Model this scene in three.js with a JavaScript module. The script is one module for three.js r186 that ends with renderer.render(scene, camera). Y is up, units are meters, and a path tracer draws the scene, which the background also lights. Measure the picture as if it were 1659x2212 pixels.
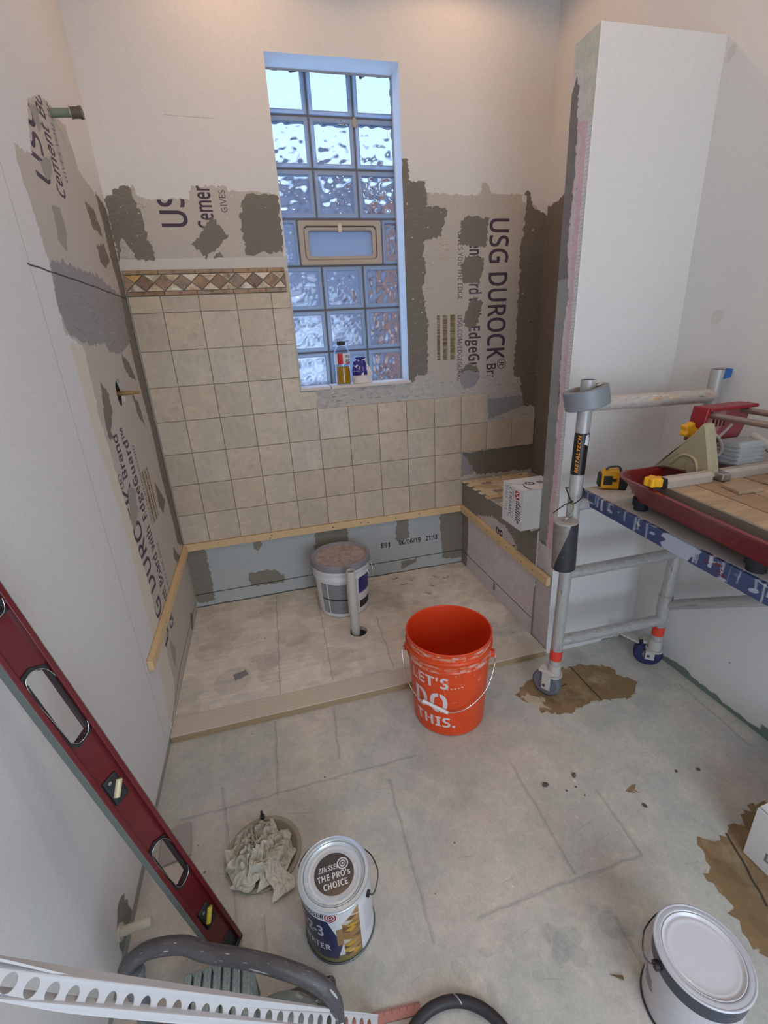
import * as THREE from 'three';
import { RoundedBoxGeometry } from 'three/addons/geometries/RoundedBoxGeometry.js';
import { mergeGeometries, mergeVertices, toCreasedNormals } from 'three/addons/utils/BufferGeometryUtils.js';
import { RectAreaLightUniformsLib } from 'three/addons/lights/RectAreaLightUniformsLib.js';

// ---------- camera, sky, light, exposure (x right, y up, z from the window wall towards the camera; metres) ----------
const scene = new THREE.Scene();
const renderer = new THREE.WebGLRenderer({ antialias: true });
renderer.toneMapping = THREE.LinearToneMapping;
renderer.toneMappingExposure = 1.05;
renderer.shadowMap.enabled = true;
RectAreaLightUniformsLib.init();

const camera = new THREE.PerspectiveCamera(96.15, 1659 / 2212, 0.02, 60);
camera.position.set(0.4976, 1.3486, 2.3561);
{
  const right = new THREE.Vector3(0.965, -0.053, 0.255), back = new THREE.Vector3(-0.221, 0.356, 0.908).normalize();
  const up = new THREE.Vector3().crossVectors(back, right).normalize();
  right.crossVectors(up, back).normalize();
  camera.quaternion.setFromRotationMatrix(new THREE.Matrix4().makeBasis(right, up, back));
}

scene.background = new THREE.Color().setRGB(1.1, 1.34, 1.62);          // bright overcast daylight outside the glass blocks

const CEIL = 2.75, XR = 1.99, ZF = 3.3;                                  // room: x 0..XR, z 0..ZF
const WARM = new THREE.Color().setRGB(1.0, 0.58, 0.30), COOL = new THREE.Color().setRGB(0.76, 0.91, 1.08), NEUTRAL = new THREE.Color().setRGB(1.0, 0.68, 0.43);
const canSpots = [[0.57, 0.36], [1.47, 0.36], [0.60, 1.75], [1.40, 1.75]]; // recessed ceiling lamps (x, z)
const CAN_CD = [0.62, 0.56, 1.0, 1.0];
const windowLight = new THREE.RectAreaLight(COOL, 4.2, 1.0, 1.35);       // daylight through the window behind the camera
windowLight.position.set(1.05, 1.0, ZF - 0.02);
windowLight.lookAt(1.05, 1.0, 0);
scene.add(windowLight);
const blockLight = new THREE.RectAreaLight(new THREE.Color().setRGB(0.30, 0.56, 1.0), 1.3, 0.54, 1.28);   // daylight scattered by the glass blocks
blockLight.position.set(0.966, 1.77, -0.112);
blockLight.lookAt(0.966, 1.77, 1);
scene.add(blockLight);

// ---------- helpers ----------
let seedState = 7;
function rnd() { seedState = (seedState + 0x6D2B79F5) | 0; let t = Math.imul(seedState ^ (seedState >>> 15), 1 | seedState); t = (t + Math.imul(t ^ (t >>> 7), 61 | t)) ^ t; return ((t ^ (t >>> 14)) >>> 0) / 4294967296; }
const rr = (a, b) => a + (b - a) * rnd();
const V = (x, y, z) => new THREE.Vector3(x, y, z);
const NT = 256, noiseTable = new Float32Array(NT * NT).map(() => rnd());
function vnoise(x, y) {                                                   // tileable value noise, 0..1
  const xi = Math.floor(x), yi = Math.floor(y), fx = x - xi, fy = y - yi, sx = fx * fx * (3 - 2 * fx), sy = fy * fy * (3 - 2 * fy);
  const a = (yi & 255) * NT, b = ((yi + 1) & 255) * NT, c = xi & 255, d = (xi + 1) & 255;
  const p = noiseTable[a + c], q = noiseTable[a + d], r = noiseTable[b + c], s = noiseTable[b + d];
  return p + (q - p) * sx + (r - p + (p - q - r + s) * sx) * sy;
}
const fbm = (x, y, n = 4) => { let s = 0, a = 0.5, t = 0; for (let i = 0; i < n; i++) { s += a * vnoise(x, y); t += a; x = x * 2.03 + 17.3; y = y * 2.03 + 9.1; a *= 0.5; } return s / t; };

const usedNames = {};
function numbered(name) { const n = usedNames[name] = (usedNames[name] ?? -1) + 1; return n ? name + '_' + String(n).padStart(3, '0') : name; }
function shadows(o) { o.castShadow = true; o.receiveShadow = true; return o; }
function thing(name, label, category, [x, y, z] = [0, 0, 0], turn = 0, group) {
  const o = new THREE.Group(); o.name = numbered(name); o.position.set(x, y, z); o.rotation.y = turn;
  o.userData = { label, category }; if (group) o.userData.group = group;
  scene.add(o); return o;
}
function part(parent, name, geo, m, label) {
  const o = shadows(new THREE.Mesh(geo, m)); o.name = name; if (label) o.userData.label = label; parent.add(o); return o;
}
function solo(name, label, category, geo, m, group) {
  const o = shadows(new THREE.Mesh(geo, m)); o.name = numbered(name); o.userData = { label, category }; if (group) o.userData.group = group; scene.add(o); return o;
}
function struct(name, label, category, geo, m) {
  const o = geo ? shadows(new THREE.Mesh(geo, m)) : new THREE.Group(); o.name = name; o.userData = { label, category, kind: 'structure' }; scene.add(o); return o;
}
const mat = (color, roughness = 0.8, more = {}) => new THREE.MeshStandardMaterial({ color, roughness, ...more });
const phys = (color, roughness = 0.5, more = {}) => new THREE.MeshPhysicalMaterial({ color, roughness, ...more });
const box = (w, h, d, x = 0, y = 0, z = 0) => new THREE.BoxGeometry(w, h, d).translate(x, y, z);
const rbox = (w, h, d, r, x = 0, y = 0, z = 0, seg = 2) => new RoundedBoxGeometry(w, h, d, seg, r).translate(x, y, z);
const span = (x0, x1, y0, y1, z0, z1) => box(x1 - x0, y1 - y0, z1 - z0, (x0 + x1) / 2, (y0 + y1) / 2, (z0 + z1) / 2);
function join(list) { return mergeGeometries(list.map((g) => { const n = g.index ? g.toNonIndexed() : g; for (const k of Object.keys(n.attributes)) if (!['position', 'normal', 'uv'].includes(k)) n.deleteAttribute(k); return n; })); }
function rod(a, b, r, seg = 20, r2 = r) {                                 // cylinder from a to b
  const A = Array.isArray(a) ? V(...a) : a, B = Array.isArray(b) ? V(...b) : b, d = B.clone().sub(A);
  return new THREE.CylinderGeometry(r2, r, d.length(), seg).applyQuaternion(new THREE.Quaternion().setFromUnitVectors(V(0, 1, 0), d.clone().normalize())).translate(...A.clone().add(B).multiplyScalar(0.5).toArray());
}
const tube = (pts, r, seg = 40, rad = 8, closed = false) => new THREE.TubeGeometry(new THREE.CatmullRomCurve3(pts.map((p) => V(...p)), closed), seg, r, rad, closed);
const lathe = (pts, seg = 64) => new THREE.LatheGeometry(pts.map((p) => new THREE.Vector2(...p)), seg);
const ring = (R, r, seg = 64, rad = 10) => new THREE.TorusGeometry(R, r, rad, seg).rotateX(Math.PI / 2);
function shapeOf(flat) { const s = new THREE.Shape(); for (let i = 0; i < flat.length; i += 2) i ? s.lineTo(flat[i], flat[i + 1]) : s.moveTo(flat[i], flat[i + 1]); return s; }
const slab = (shape, depth, bevel = 0, curve = 12) => new THREE.ExtrudeGeometry(shape, { depth: depth - 2 * bevel, bevelEnabled: bevel > 0, bevelSize: bevel, bevelThickness: bevel, bevelOffset: -bevel, bevelSegments: 1, curveSegments: curve }).translate(0, 0, bevel);
const rectShape = (x0, x1, y0, y1) => shapeOf([x0, y0, x1, y0, x1, y1, x0, y1]);
const hole = (s, pts) => { s.holes.push(new THREE.Path(pts.map((p) => new THREE.Vector2(...p)))); return s; };
const circlePts = (cx, cy, r, n = 28) => Array.from({ length: n }, (_, i) => [cx + r * Math.cos(i / n * 2 * Math.PI), cy + r * Math.sin(i / n * 2 * Math.PI)]);
function smooth(g, angle = 0.6) { for (const k of ['uv', 'normal']) if (k === 'normal') g.deleteAttribute(k); return toCreasedNormals(g, angle); }

// ---------- textures: a canvas in metres, then layered grain ----------
function paint(w, h, [u0, u1, v0, v1], draw, grain = [], more = {}) {
  const cv = document.createElement('canvas'); cv.width = w; cv.height = h;
  const ctx = cv.getContext('2d'), sx = w / (u1 - u0), sy = h / (v1 - v0);
  ctx.setTransform(sx, 0, 0, -sy, -u0 * sx, v1 * sy);                     // draw in metres, v up
  draw(ctx);
  if (grain.length) {
    const im = ctx.getImageData(0, 0, w, h), d = im.data;
    for (let j = 0, k = 0; j < h; j++) for (let i = 0; i < w; i++, k += 4) {
      const x = u0 + i / sx, y = v1 - j / sy; let g = 1, t = 0;
      for (const [fx, fy, amp, tint, o] of grain) { const n = vnoise(x * fx + o, y * fy + o * 1.7) - 0.5; g += n * amp; t += n * tint; }
      d[k] = d[k] * g * (1 + t); d[k + 1] = d[k + 1] * g; d[k + 2] = d[k + 2] * g * (1 - t);
    }
    ctx.setTransform(1, 0, 0, 1, 0, 0); ctx.putImageData(im, 0, 0);
  }
  const t = new THREE.CanvasTexture(cv); t.colorSpace = more.data ? THREE.NoColorSpace : THREE.SRGBColorSpace; t.wrapS = t.wrapT = THREE.RepeatWrapping;
  t.repeat.set(1 / (u1 - u0), 1 / (v1 - v0)); t.offset.set(-u0 / (u1 - u0), -v0 / (v1 - v0));
  return t;
}
function path(ctx, p) { ctx.beginPath(); for (let i = 0; i < p.length; i += 2) i ? ctx.lineTo(p[i], p[i + 1]) : ctx.moveTo(p[i], p[i + 1]); }
function ragged(ctx, p, color, amp = 0.008, step = 0.012) {               // a trowelled patch with an uneven edge
  const q = []; const n = p.length / 2;
  for (let i = 0; i < n; i++) {
    const x0 = p[2 * i], y0 = p[2 * i + 1], x1 = p[2 * ((i + 1) % n)], y1 = p[2 * ((i + 1) % n) + 1], m = Math.max(1, Math.round(Math.hypot(x1 - x0, y1 - y0) / step));
    for (let k = 0; k < m; k++) q.push(x0 + (x1 - x0) * k / m + rr(-amp, amp), y0 + (y1 - y0) * k / m + rr(-amp, amp));
  }
  path(ctx, q); ctx.closePath(); ctx.fillStyle = color; ctx.fill();
}
function stroke(ctx, p, color, w, wob = 0) { const q = []; for (let i = 0; i + 3 < p.length; i += 2) { const m = Math.max(1, Math.round(Math.hypot(p[i + 2] - p[i], p[i + 3] - p[i + 1]) / 0.03)); for (let k = 0; k < m; k++) q.push(p[i] + (p[i + 2] - p[i]) * k / m + rr(-wob, wob), p[i + 1] + (p[i + 3] - p[i + 1]) * k / m + rr(-wob, wob)); } q.push(p[p.length - 2], p[p.length - 1]); path(ctx, q); ctx.strokeStyle = color; ctx.lineWidth = w; ctx.stroke(); }
function specks(ctx, n, [x0, x1, y0, y1], colors, r0, r1) { for (let i = 0; i < n; i++) { ctx.fillStyle = colors[Math.floor(rnd() * colors.length)]; ctx.beginPath(); const r = rr(r0, r1); ctx.ellipse(rr(x0, x1), rr(y0, y1), r, r * rr(0.4, 1), rr(0, 3), 0, 7); ctx.fill(); } }
function text(ctx, s, x, y, size, turn, color, font = 'sans-serif', wide = 0, align = 'left', heavy = 0) {   // size in metres, wide = wanted length in metres
  ctx.save(); ctx.translate(x, y); ctx.rotate(turn); ctx.scale(size / 100, -size / 100);
  ctx.font = font.includes('px') ? font : '100px ' + font; ctx.textAlign = align; ctx.textBaseline = 'alphabetic'; ctx.fillStyle = color;
  if (wide) ctx.scale(wide / size * 100 / ctx.measureText(s).width, 1);
  ctx.fillText(s, 0, 0); if (heavy) { ctx.strokeStyle = color; ctx.lineWidth = heavy; ctx.strokeText(s, 0, 0); } ctx.restore();
}

// ---------- measured outlines in metres: x,y on the window wall, z,y on side walls, x,z on the floor ----------
const BK_BOARD = [[-0.001,1.915,0.113,1.967,0.128,1.923,0.205,1.917,0.322,1.921,0.334,1.967,0.477,1.967,0.478,1.952,0.682,1.942,0.68,1.649,0,1.655,-0.002,1.806],
  [1.351,1.956,1.522,1.948,1.617,1.949,1.642,1.995,1.671,1.994,1.677,1.959,1.836,1.956,1.857,1.919,1.929,1.91,2.001,0.927,1.255,1.016,1.252,1.608,1.284,1.894]];
const BK_THIN = [[-0.003,1.915,0.073,1.963,0.102,1.966,0.111,1.913,0.127,1.855,0.129,1.777,0.147,1.72,0.137,1.697,0.073,1.702,0.059,1.748,0.033,1.778,0.001,1.689,0.004,1.773],
  [0.4,1.857,0.451,1.786,0.416,1.754,0.344,1.704,0.299,1.754],
  [0.378,1.702,0.408,1.735,0.424,1.703],
  [0.541,1.94,0.681,1.937,0.679,1.725,0.59,1.721,0.522,1.707,0.517,1.745,0.509,1.851,0.527,1.898],
  [1.243,2.086,1.271,2.076,1.274,2.049,1.277,1.996,1.349,1.996,1.351,1.965,1.36,1.922,1.356,1.896,1.452,1.901,1.458,1.875,1.439,1.829,1.424,1.78,1.38,1.769,1.335,1.761,1.336,1.699,1.351,1.648,1.343,1.597,1.323,1.561,1.341,1.488,1.355,1.381,1.348,1.303,1.352,1.219,1.345,1.153,1.288,1.148,1.277,1.121,1.234,1.124,1.225,1.402,1.236,1.802],
  [1.563,1.869,1.674,1.852,1.664,1.735,1.546,1.738,1.519,1.748,1.532,1.847],
  [1.553,1.696,1.653,1.687,1.654,1.647,1.639,1.601,1.625,1.574,1.535,1.576,1.534,1.657],
  [1.601,1.509,1.648,1.486,1.629,1.406,1.619,1.374,1.572,1.363,1.544,1.392,1.555,1.449,1.586,1.492],
  [1.569,1.19,1.623,1.177,1.638,1.142,1.584,1.158,1.533,1.147,1.531,1.159],
  [1.861,1.967,1.895,1.969,1.903,1.904,1.935,1.893,1.995,1.861,2.001,1.789,2.003,1.63,2.005,1.433,2.015,1.128,2.015,0.86,1.996,0.869,1.977,0.939,1.914,0.943,1.885,1.1,1.845,1.113,1.842,1.177,1.848,1.328,1.846,1.439,1.856,1.602,1.85,1.709,1.866,1.831,1.872,1.91],
  [1.548,0.708,1.662,0.711,1.837,0.714,1.992,0.719,2.034,0.562,1.724,0.572,1.636,0.572]];
const BK_RUBBLE = [[1.381,1.112,1.52,1.101,1.663,1.15,1.698,1.119,1.857,1.107,1.886,1.09,1.906,0.945,1.992,0.938,1.997,0.861,1.699,0.866,1.689,1.021,1.38,1.015],
  [0.756,1.119,1.215,1.114,1.265,1.142,1.377,1.144,1.385,1.015,1.222,1.014,0.762,1.026]];
const BK_GRAY = [[1.531,1.147,1.584,1.158,1.638,1.142,1.646,1.117,1.615,1.075,1.547,1.06,1.526,1.112],
  [1.699,0.998,1.898,1.002,1.914,0.942,1.702,0.889],
  [1.539,0.709,1.639,0.711,1.612,0.578,1.54,0.573]];
const BK_LOW = [[-0.022,0.478,1.58,0.426,1.586,-0.068,-0.072,-0.007]];
const BK_LOWTHIN = [[0.017,0.393,0.101,0.39,0.101,0.306,0.098,0.197,0.094,0.054,0.01,0.051,-0.013,0.117,-0.04,0.274],
  [0.349,0.391,0.395,0.389,0.379,0.327,0.363,0.307,0.336,0.319],
  [0.291,0.182,0.377,0.186,0.43,0.181,0.479,0.134,0.474,0.093,0.328,0.095,0.29,0.114],
  [0.678,0.392,0.858,0.386,0.854,0.276,0.84,0.194,0.68,0.193,0.664,0.265],
  [1.15,0.386,1.21,0.388,1.215,0.243,1.136,0.231,1.132,0.292],
  [1.404,0.382,1.545,0.379,1.547,0.052,1.419,0.072,1.407,0.283],
  [1.159,0.098,1.256,0.102,1.248,0.073,1.154,0.044]];
const BK_SEAM = [[0.004,0.104,0.98,0.11,1.411,0.109,1.547,0.109]];
const BK_NUM = [[1.04,0.201,1.368,0.203,1.041,0.232]];
const LF_BOARD = [[0.617,1.997,0.504,2.049,0.421,2.058,0.393,2.034,0.306,2.047,0.309,2.008,0.287,1.977,0.274,1.928,0.136,1.908,-0,1.892,-0.021,1.675,-0.026,1.49,-0.035,1.022,-0.019,0.398,-0.024,0.009,0.803,0.019,0.694,0.107,0.686,0.288,0.699,0.418,0.684,0.551,0.707,0.743,0.7,0.834,0.72,0.965,0.716,1.073,0.737,1.159,0.714,1.263,0.704,1.365,0.823,1.403,0.817,1.484,0.79,1.58,0.801,1.597,0.803,1.659,0.814,1.721,0.822,1.78,0.812,1.837,0.763,1.837,0.699,1.848,0.675,1.91]];
const LF_SMEAR = [[0.79,1.58,0.681,1.602,0.529,1.596,0.379,1.602,0.221,1.577,0.094,1.564,-0.024,1.569,-0.021,1.378,0.129,1.378,0.273,1.344,0.448,1.346,0.474,1.378,0.63,1.375,0.71,1.382,0.798,1.403,0.816,1.432,0.817,1.484,0.801,1.538]];
const LF_THIN = [[0.122,1.912,0.005,1.886,-0.021,1.675,-0.026,1.49,-0.03,1.336,-0.035,1.022,-0.025,0.69,-0.019,0.398,0.109,0.454,0.106,0.592,0.125,0.803,0.104,1.004,0.129,1.196,0.133,1.375,0.091,1.559,0.116,1.689,0.111,1.816],
  [0.298,1.839,0.201,1.835,0.165,1.782,0.163,1.752,0.275,1.767],
  [0.276,1.712,0.17,1.731,0.144,1.68,0.222,1.641,0.28,1.653],
  [0.298,1.34,0.222,1.308,0.16,1.231,0.257,1.252,0.308,1.294],
  [0.287,1.193,0.213,1.141,0.197,1.05,0.273,1.1],
  [0.637,1.254,0.578,1.222,0.594,1.158,0.657,1.109,0.653,1.077,0.703,1.087,0.679,1.169],
  [0.266,0.821,0.159,0.699,0.239,0.664,0.289,0.714],
  [0.21,0.484,0.121,0.392,0.173,0.376,0.245,0.438],
  [0.184,0.117,0.136,0.065,0.22,0.025,0.239,0.06]];
const LF_SOFT = [[0.656,1.745,0.582,1.748,0.589,1.671,0.627,1.637,0.673,1.655],
  [0.622,1.99,0.547,2,0.567,1.945,0.596,1.927,0.61,1.948],
  [0.659,1.851,0.554,1.886,0.569,1.845,0.61,1.813,0.643,1.812],
  [0.637,0.909,0.567,0.878,0.589,0.795,0.689,0.754,0.703,0.811],
  [0.617,0.251,0.567,0.174,0.629,0.129,0.643,0.188]];
const LF_CREAM = [[0.704,1.365,0.714,1.263,0.737,1.159,0.716,1.073,0.72,0.965,0.7,0.834,0.707,0.743,0.684,0.551,0.699,0.418,0.686,0.288,0.694,0.107,0.803,0.019,0.859,0.073,0.83,0.219,0.797,0.478,0.776,0.855,0.796,0.986,0.817,1.169,0.809,1.318,0.813,1.38]];
const LF_DARK = [[1.511,0.128,1.481,0.103,1.474,-0.002,1.355,-0.092,1.264,-0.103,1.396,-0.155,1.525,-0.088,1.591,-0.061,1.568,0.04,1.552,0.098]];
const LF_LOWSEAM = [[0.006,0.068,0.226,0.079,0.569,0.08,0.844,0.037]];
const FL_BARE = [[1.308,1.077,1.364,1.036,1.43,1.009,1.548,1.003,1.621,0.997,1.686,1.031,1.732,1.035,1.754,1.094,1.786,1.166,1.75,1.207,1.724,1.221,1.64,1.22,1.533,1.205,1.452,1.22,1.385,1.208,1.342,1.175,1.382,1.141,1.309,1.117],
  [1.773,1.698,1.726,1.687,1.675,1.699,1.655,1.719,1.582,1.726,1.55,1.741,1.508,1.719,1.488,1.731,1.472,1.775,1.439,1.792,1.439,1.832,1.427,1.876,1.41,1.912,1.414,1.946,1.419,1.971,1.474,2.028,1.789,1.856],
  [1.432,1.527,1.447,1.535,1.447,1.549,1.453,1.558,1.431,1.56,1.41,1.557,1.416,1.538]];
const FL_SEAM = [[0.074,1.233,0.518,1.229,0.838,1.227],
  [0.724,1.283,0.71,1.739],
  [1.128,1.348,1.12,1.704],
  [1.329,1.516,1.319,1.711],
  [0.832,1.717,1.096,1.712,1.319,1.711],
  [0.375,0.925,0.368,1.239],
  [0.6,0.925,0.579,1.161],
  [0.193,1.151,0.264,1.626],
  [1.937,1.231,1.919,1.533],
  [0.319,1.564,0.323,1.643],
  [1.153,1.81,1.137,1.954]];
const FL_DARK = [[1.599,1.002,1.596,1.205],
  [1.584,1.73,1.515,1.896],
  [1.453,1.104,1.524,1.089]];
const RT_BAND = [[1.061,0.019,1.18,0.036,1.209,0.037,1.229,0.022,1.329,0.025,1.387,0.015,1.518,0.022,1.541,-0.074,1.343,-0.055,1.063,-0.033,0.922,-0.024,0.915,0.015]];
const WF_BAND = [[1.613,-0.014,1.634,-0.012,1.702,-0.004,1.78,-0.01,1.823,-0.006,1.836,0.009,2.004,0.002,2.036,-0.036,1.604,-0.045]];
const WG_THIN = [[0.784,2.141,0.813,2.076,0.832,2.065,0.847,2.008,0.85,1.99,0.843,1.954,0.847,1.884,0.844,1.861,0.843,1.765,0.837,1.729,0.835,1.678,0.839,1.585,0.841,1.445,0.879,1.413,0.892,1.355,0.885,1.265,0.872,1.171,0.858,1.038,0.853,0.86,0.849,0.707,0.864,0.489,0.738,0.433,0.673,1.011,0.786,1.359,0.773,1.651,0.775,1.908,0.782,2.068]];
const WG_PINK = [[0.868,1.983,0.877,1.969,0.899,1.652,0.904,1.439,0.894,1.204,0.872,1.04,0.873,0.865,0.877,0.678,0.891,0.481,0.86,0.467,0.849,0.707,0.858,0.933,0.872,1.171,0.891,1.296,0.884,1.413,0.839,1.585,0.837,1.729,0.844,1.861,0.846,1.992]];
const WG_GRAY = [[0.784,2.141,0.893,2.143,0.9,2.08,0.905,1.979,0.892,1.974,0.85,1.994,0.829,2.059,0.792,2.075]];
const BEAD = [[0.004, 0.912, 1.978], [0.070, 0.815, 1.972], [0.134, 0.718, 1.964], [0.176, 0.635, 1.952], [0.228, 0.540, 1.935], [0.308, 0.401, 1.910], [0.404, 0.249, 1.883], [0.496, 0.098, 1.854], [0.548, 0.012, 1.838]];
// ---------- materials shared by many things ----------
const INK = 'rgba(62,48,66,0.86)', THIN = 'rgb(122,116,106)', THIN2 = 'rgb(132,126,115)', BOARD = 'rgb(190,182,172)', PAINT = 'rgb(218,216,214)';
const M = {
  paint: mat(0xdad8d6, 0.75), jamb: mat(0xe2e0e0, 0.7), ceiling: mat(0xe6e2dc, 0.9),
  steel: mat(0xb9bab8, 0.38, { metalness: 0.85 }), darkSteel: mat(0x55565a, 0.45, { metalness: 0.7 }), chrome: mat(0xd8d8da, 0.15, { metalness: 1 }),
  black: mat(0x1b1b1e, 0.55), rubber: mat(0x222226, 0.8), white: mat(0xe6e6e4, 0.5), yellow: mat(0xe8a90c, 0.45), brass: mat(0xb9a066, 0.35, { metalness: 0.8 }),
};
// the print on the cement board: one long line of print, set up or down the wall
function boardPrint(ctx, base, start, dir, upTo = 9) {                    // base: place of the main baseline across the wall; dir +1 reads upwards, -1 downwards
  const turn = dir > 0 ? Math.PI / 2 : -Math.PI / 2, at = (off, along) => [base + dir * off, start + dir * along];
  text(ctx, 'USG DUROCK', ...at(0, 0), 0.139, turn, INK, 'sans-serif', 0.655, 'left', 3.2);
  text(ctx, '®', ...at(-0.062, 0.655), 0.07, turn, INK);
  text(ctx, 'Brand', ...at(0, 0.675), 0.075, turn, INK, 'sans-serif', 0.16, 'left', 4);
  text(ctx, 'Cement Board with', ...at(0.107, 0.0), 0.088, turn, INK, 'sans-serif', 0.455, 'left', 4);
  text(ctx, 'EdgeGuard™', ...at(0.107, 0.482), 0.088, turn, INK, 'bold 100px sans-serif', 0.36);
  text(ctx, 'GIVES YOU THE EDGE', ...at(0.168, 0.06), 0.036, turn, INK, 'sans-serif', 0.30);
  text(ctx, 'USG.COM/EDGEGUARD', ...at(0.168, 0.43), 0.036, turn, INK, 'sans-serif', 0.33);
  for (const [o, w] of [[0.181, 0.028], [0.224, 0.025], [0.264, 0.017]]) {
    { const [x, y] = at(o, 0.43); ctx.fillStyle = 'rgba(128,108,72,0.55)'; ctx.fillRect(dir > 0 ? x : x - w, dir > 0 ? y : y - 0.215, w, 0.215); } ctx.fillStyle = 'rgba(104,84,52,0.5)';
    for (let k = 0; k < 60; k++) { const [x, y] = at(o, 0.43 + rr(0, 0.215)); ctx.fillRect(dir > 0 ? x : x - w, y, w * rr(0.6, 1), 0.004); }
  }
}
function trowel(ctx, n, [x0, x1, y0, y1], color, len = 0.05) { for (let i = 0; i < n; i++) { const x = rr(x0, x1), y = rr(y0, y1), a = rr(-0.3, 0.3); stroke(ctx, [x, y, x + len * Math.cos(a) * rr(0.3, 1), y + len * Math.sin(a)], color, rr(0.001, 0.003), 0.001); } }

// ---------- window wall ----------
const WIN = { x0: 0.69, x1: 1.243, y0: 1.118, y1: 2.417 };
const backTex = paint(2048, 2048, [0, XR, 0, CEIL], (c) => {
  c.fillStyle = PAINT; c.fillRect(0, 0, XR, CEIL);
  for (const p of BK_BOARD) ragged(c, p, BOARD, 0.006);
  c.fillStyle = 'rgb(196,189,178)'; c.fillRect(0, 0.4, 0.7, 1.25); c.fillRect(0, 0.4, XR, 0.47);   // bed behind the tiles, seen in the joints
  c.fillStyle = 'rgb(206,200,192)'; c.fillRect(0, 1.655, 0.69, 0.05);
  c.save(); path(c, BK_BOARD[0]); c.closePath(); c.clip(); boardPrint(c, 0.297, 1.812, 1); c.restore(); c.save(); path(c, BK_BOARD[1]); c.closePath(); c.clip(); boardPrint(c, 1.682, 1.862, -1); c.restore();
  for (const p of BK_RUBBLE) { ragged(c, p, 'rgb(188,182,176)', 0.008);
    let x0 = 9, x1 = -9, y0 = 9, y1 = -9; for (let i = 0; i < p.length; i += 2) { x0 = Math.min(x0, p[i]); x1 = Math.max(x1, p[i]); y0 = Math.min(y0, p[i + 1]); y1 = Math.max(y1, p[i + 1]); }
    c.save(); path(c, p); c.closePath(); c.clip(); for (let k = 0; k < 260; k++) { const x = rr(x0, x1), y = rr(y0, y1), w = rr(0.004, 0.03); ragged(c, [x, y, x + w, y + rr(-0.004, 0.004), x + w * 0.9, y + rr(0.003, 0.012), x + 0.002, y + rr(0.002, 0.01)], ['rgba(150,144,146,.4)', 'rgba(206,200,192,.55)', 'rgba(168,160,158,.45)', 'rgba(198,192,186,.5)'][k % 4], 0.003, 0.006); } trowel(c, 60, [x0, x1, y0, y1], 'rgba(84,78,80,.5)', 0.03); c.restore(); }
  for (const p of BK_GRAY) ragged(c, p, 'rgb(152,150,154)', 0.004);
  for (const p of BK_THIN) ragged(c, p, THIN, 0.007, 0.01);
  trowel(c, 120, [1.25, 1.36, 1.15, 2.0], 'rgba(150,142,130,.45)'); trowel(c, 160, [1.86, 1.99, 0.95, 1.85], 'rgba(92,86,80,.5)'); trowel(c, 90, [0, 0.12, 1.7, 1.95], 'rgba(146,138,126,.45)');
  specks(c, 70, [1.25, 1.99, 0.95, 2.0], ['rgba(210,200,186,.9)'], 0.001, 0.005); specks(c, 25, [0, 0.69, 1.7, 1.95], ['rgba(210,200,186,.9)'], 0.001, 0.005);
  trowel(c, 30, [1.4, 1.46, 1.68, 1.78], 'rgba(176,120,96,.35)', 0.03);
  c.fillStyle = 'rgb(176,181,182)'; c.fillRect(0, 0, 1.6, 0.392);          // bare board under the battens
  for (const p of BK_LOWTHIN) ragged(c, p, THIN2, 0.006, 0.008);
  trowel(c, 60, [0, 0.1, 0.06, 0.38], 'rgba(98,98,94,.6)', 0.02);
  stroke(c, BK_SEAM[0], 'rgb(40,42,42)', 0.004);
  stroke(c, [0, 0.028, 0.5, 0.03, 1.0, 0.03, 1.55, 0.028], 'rgb(70,70,66)', 0.006, 0.003);
  text(c, '891', 1.04, 0.203, 0.043, 0.004, 'rgb(30,30,34)', 'bold 100px sans-serif', 0.062); text(c, '06/06/19', 1.15, 0.204, 0.043, 0.004, 'rgb(30,30,34)', 'bold 100px sans-serif', 0.135); text(c, '21:18', 1.315, 0.205, 0.043, 0.004, 'rgb(30,30,34)', 'bold 100px sans-serif', 0.075);
  stroke(c, [0.28, 2.2, 0.47, 2.195], 'rgba(120,110,104,.35)', 0.002, 0.001);
}, [[3, 3, 0.02, 0.008, 3], [40, 40, 0.008, 0.004, 9], [260, 260, 0.03, 0.004, 21]]);
const backMat = mat(0xffffff, 0.85, { map: backTex, bumpMap: backTex, bumpScale: 0.0004 });
const wallBack = struct('wall_back', 'window wall of painted plaster, cement board and cream wall tiles', 'wall',
  slab(hole(rectShape(-0.12, XR + 0.12, -0.12, CEIL), [[WIN.x0, WIN.y0], [WIN.x1, WIN.y0], [WIN.x1, WIN.y1], [WIN.x0, WIN.y1]]), 0.13).translate(0, 0, -0.13), [backMat, M.jamb]);
part(wallBack, 'masonry', slab(hole(rectShape(-0.12, XR + 0.12, -0.12, CEIL), [[0.655, 1.09], [1.275, 1.09], [1.275, 2.468], [0.655, 2.468]]), 0.12).translate(0, 0, -0.2501), mat(0x8d8078, 0.9));

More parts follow.
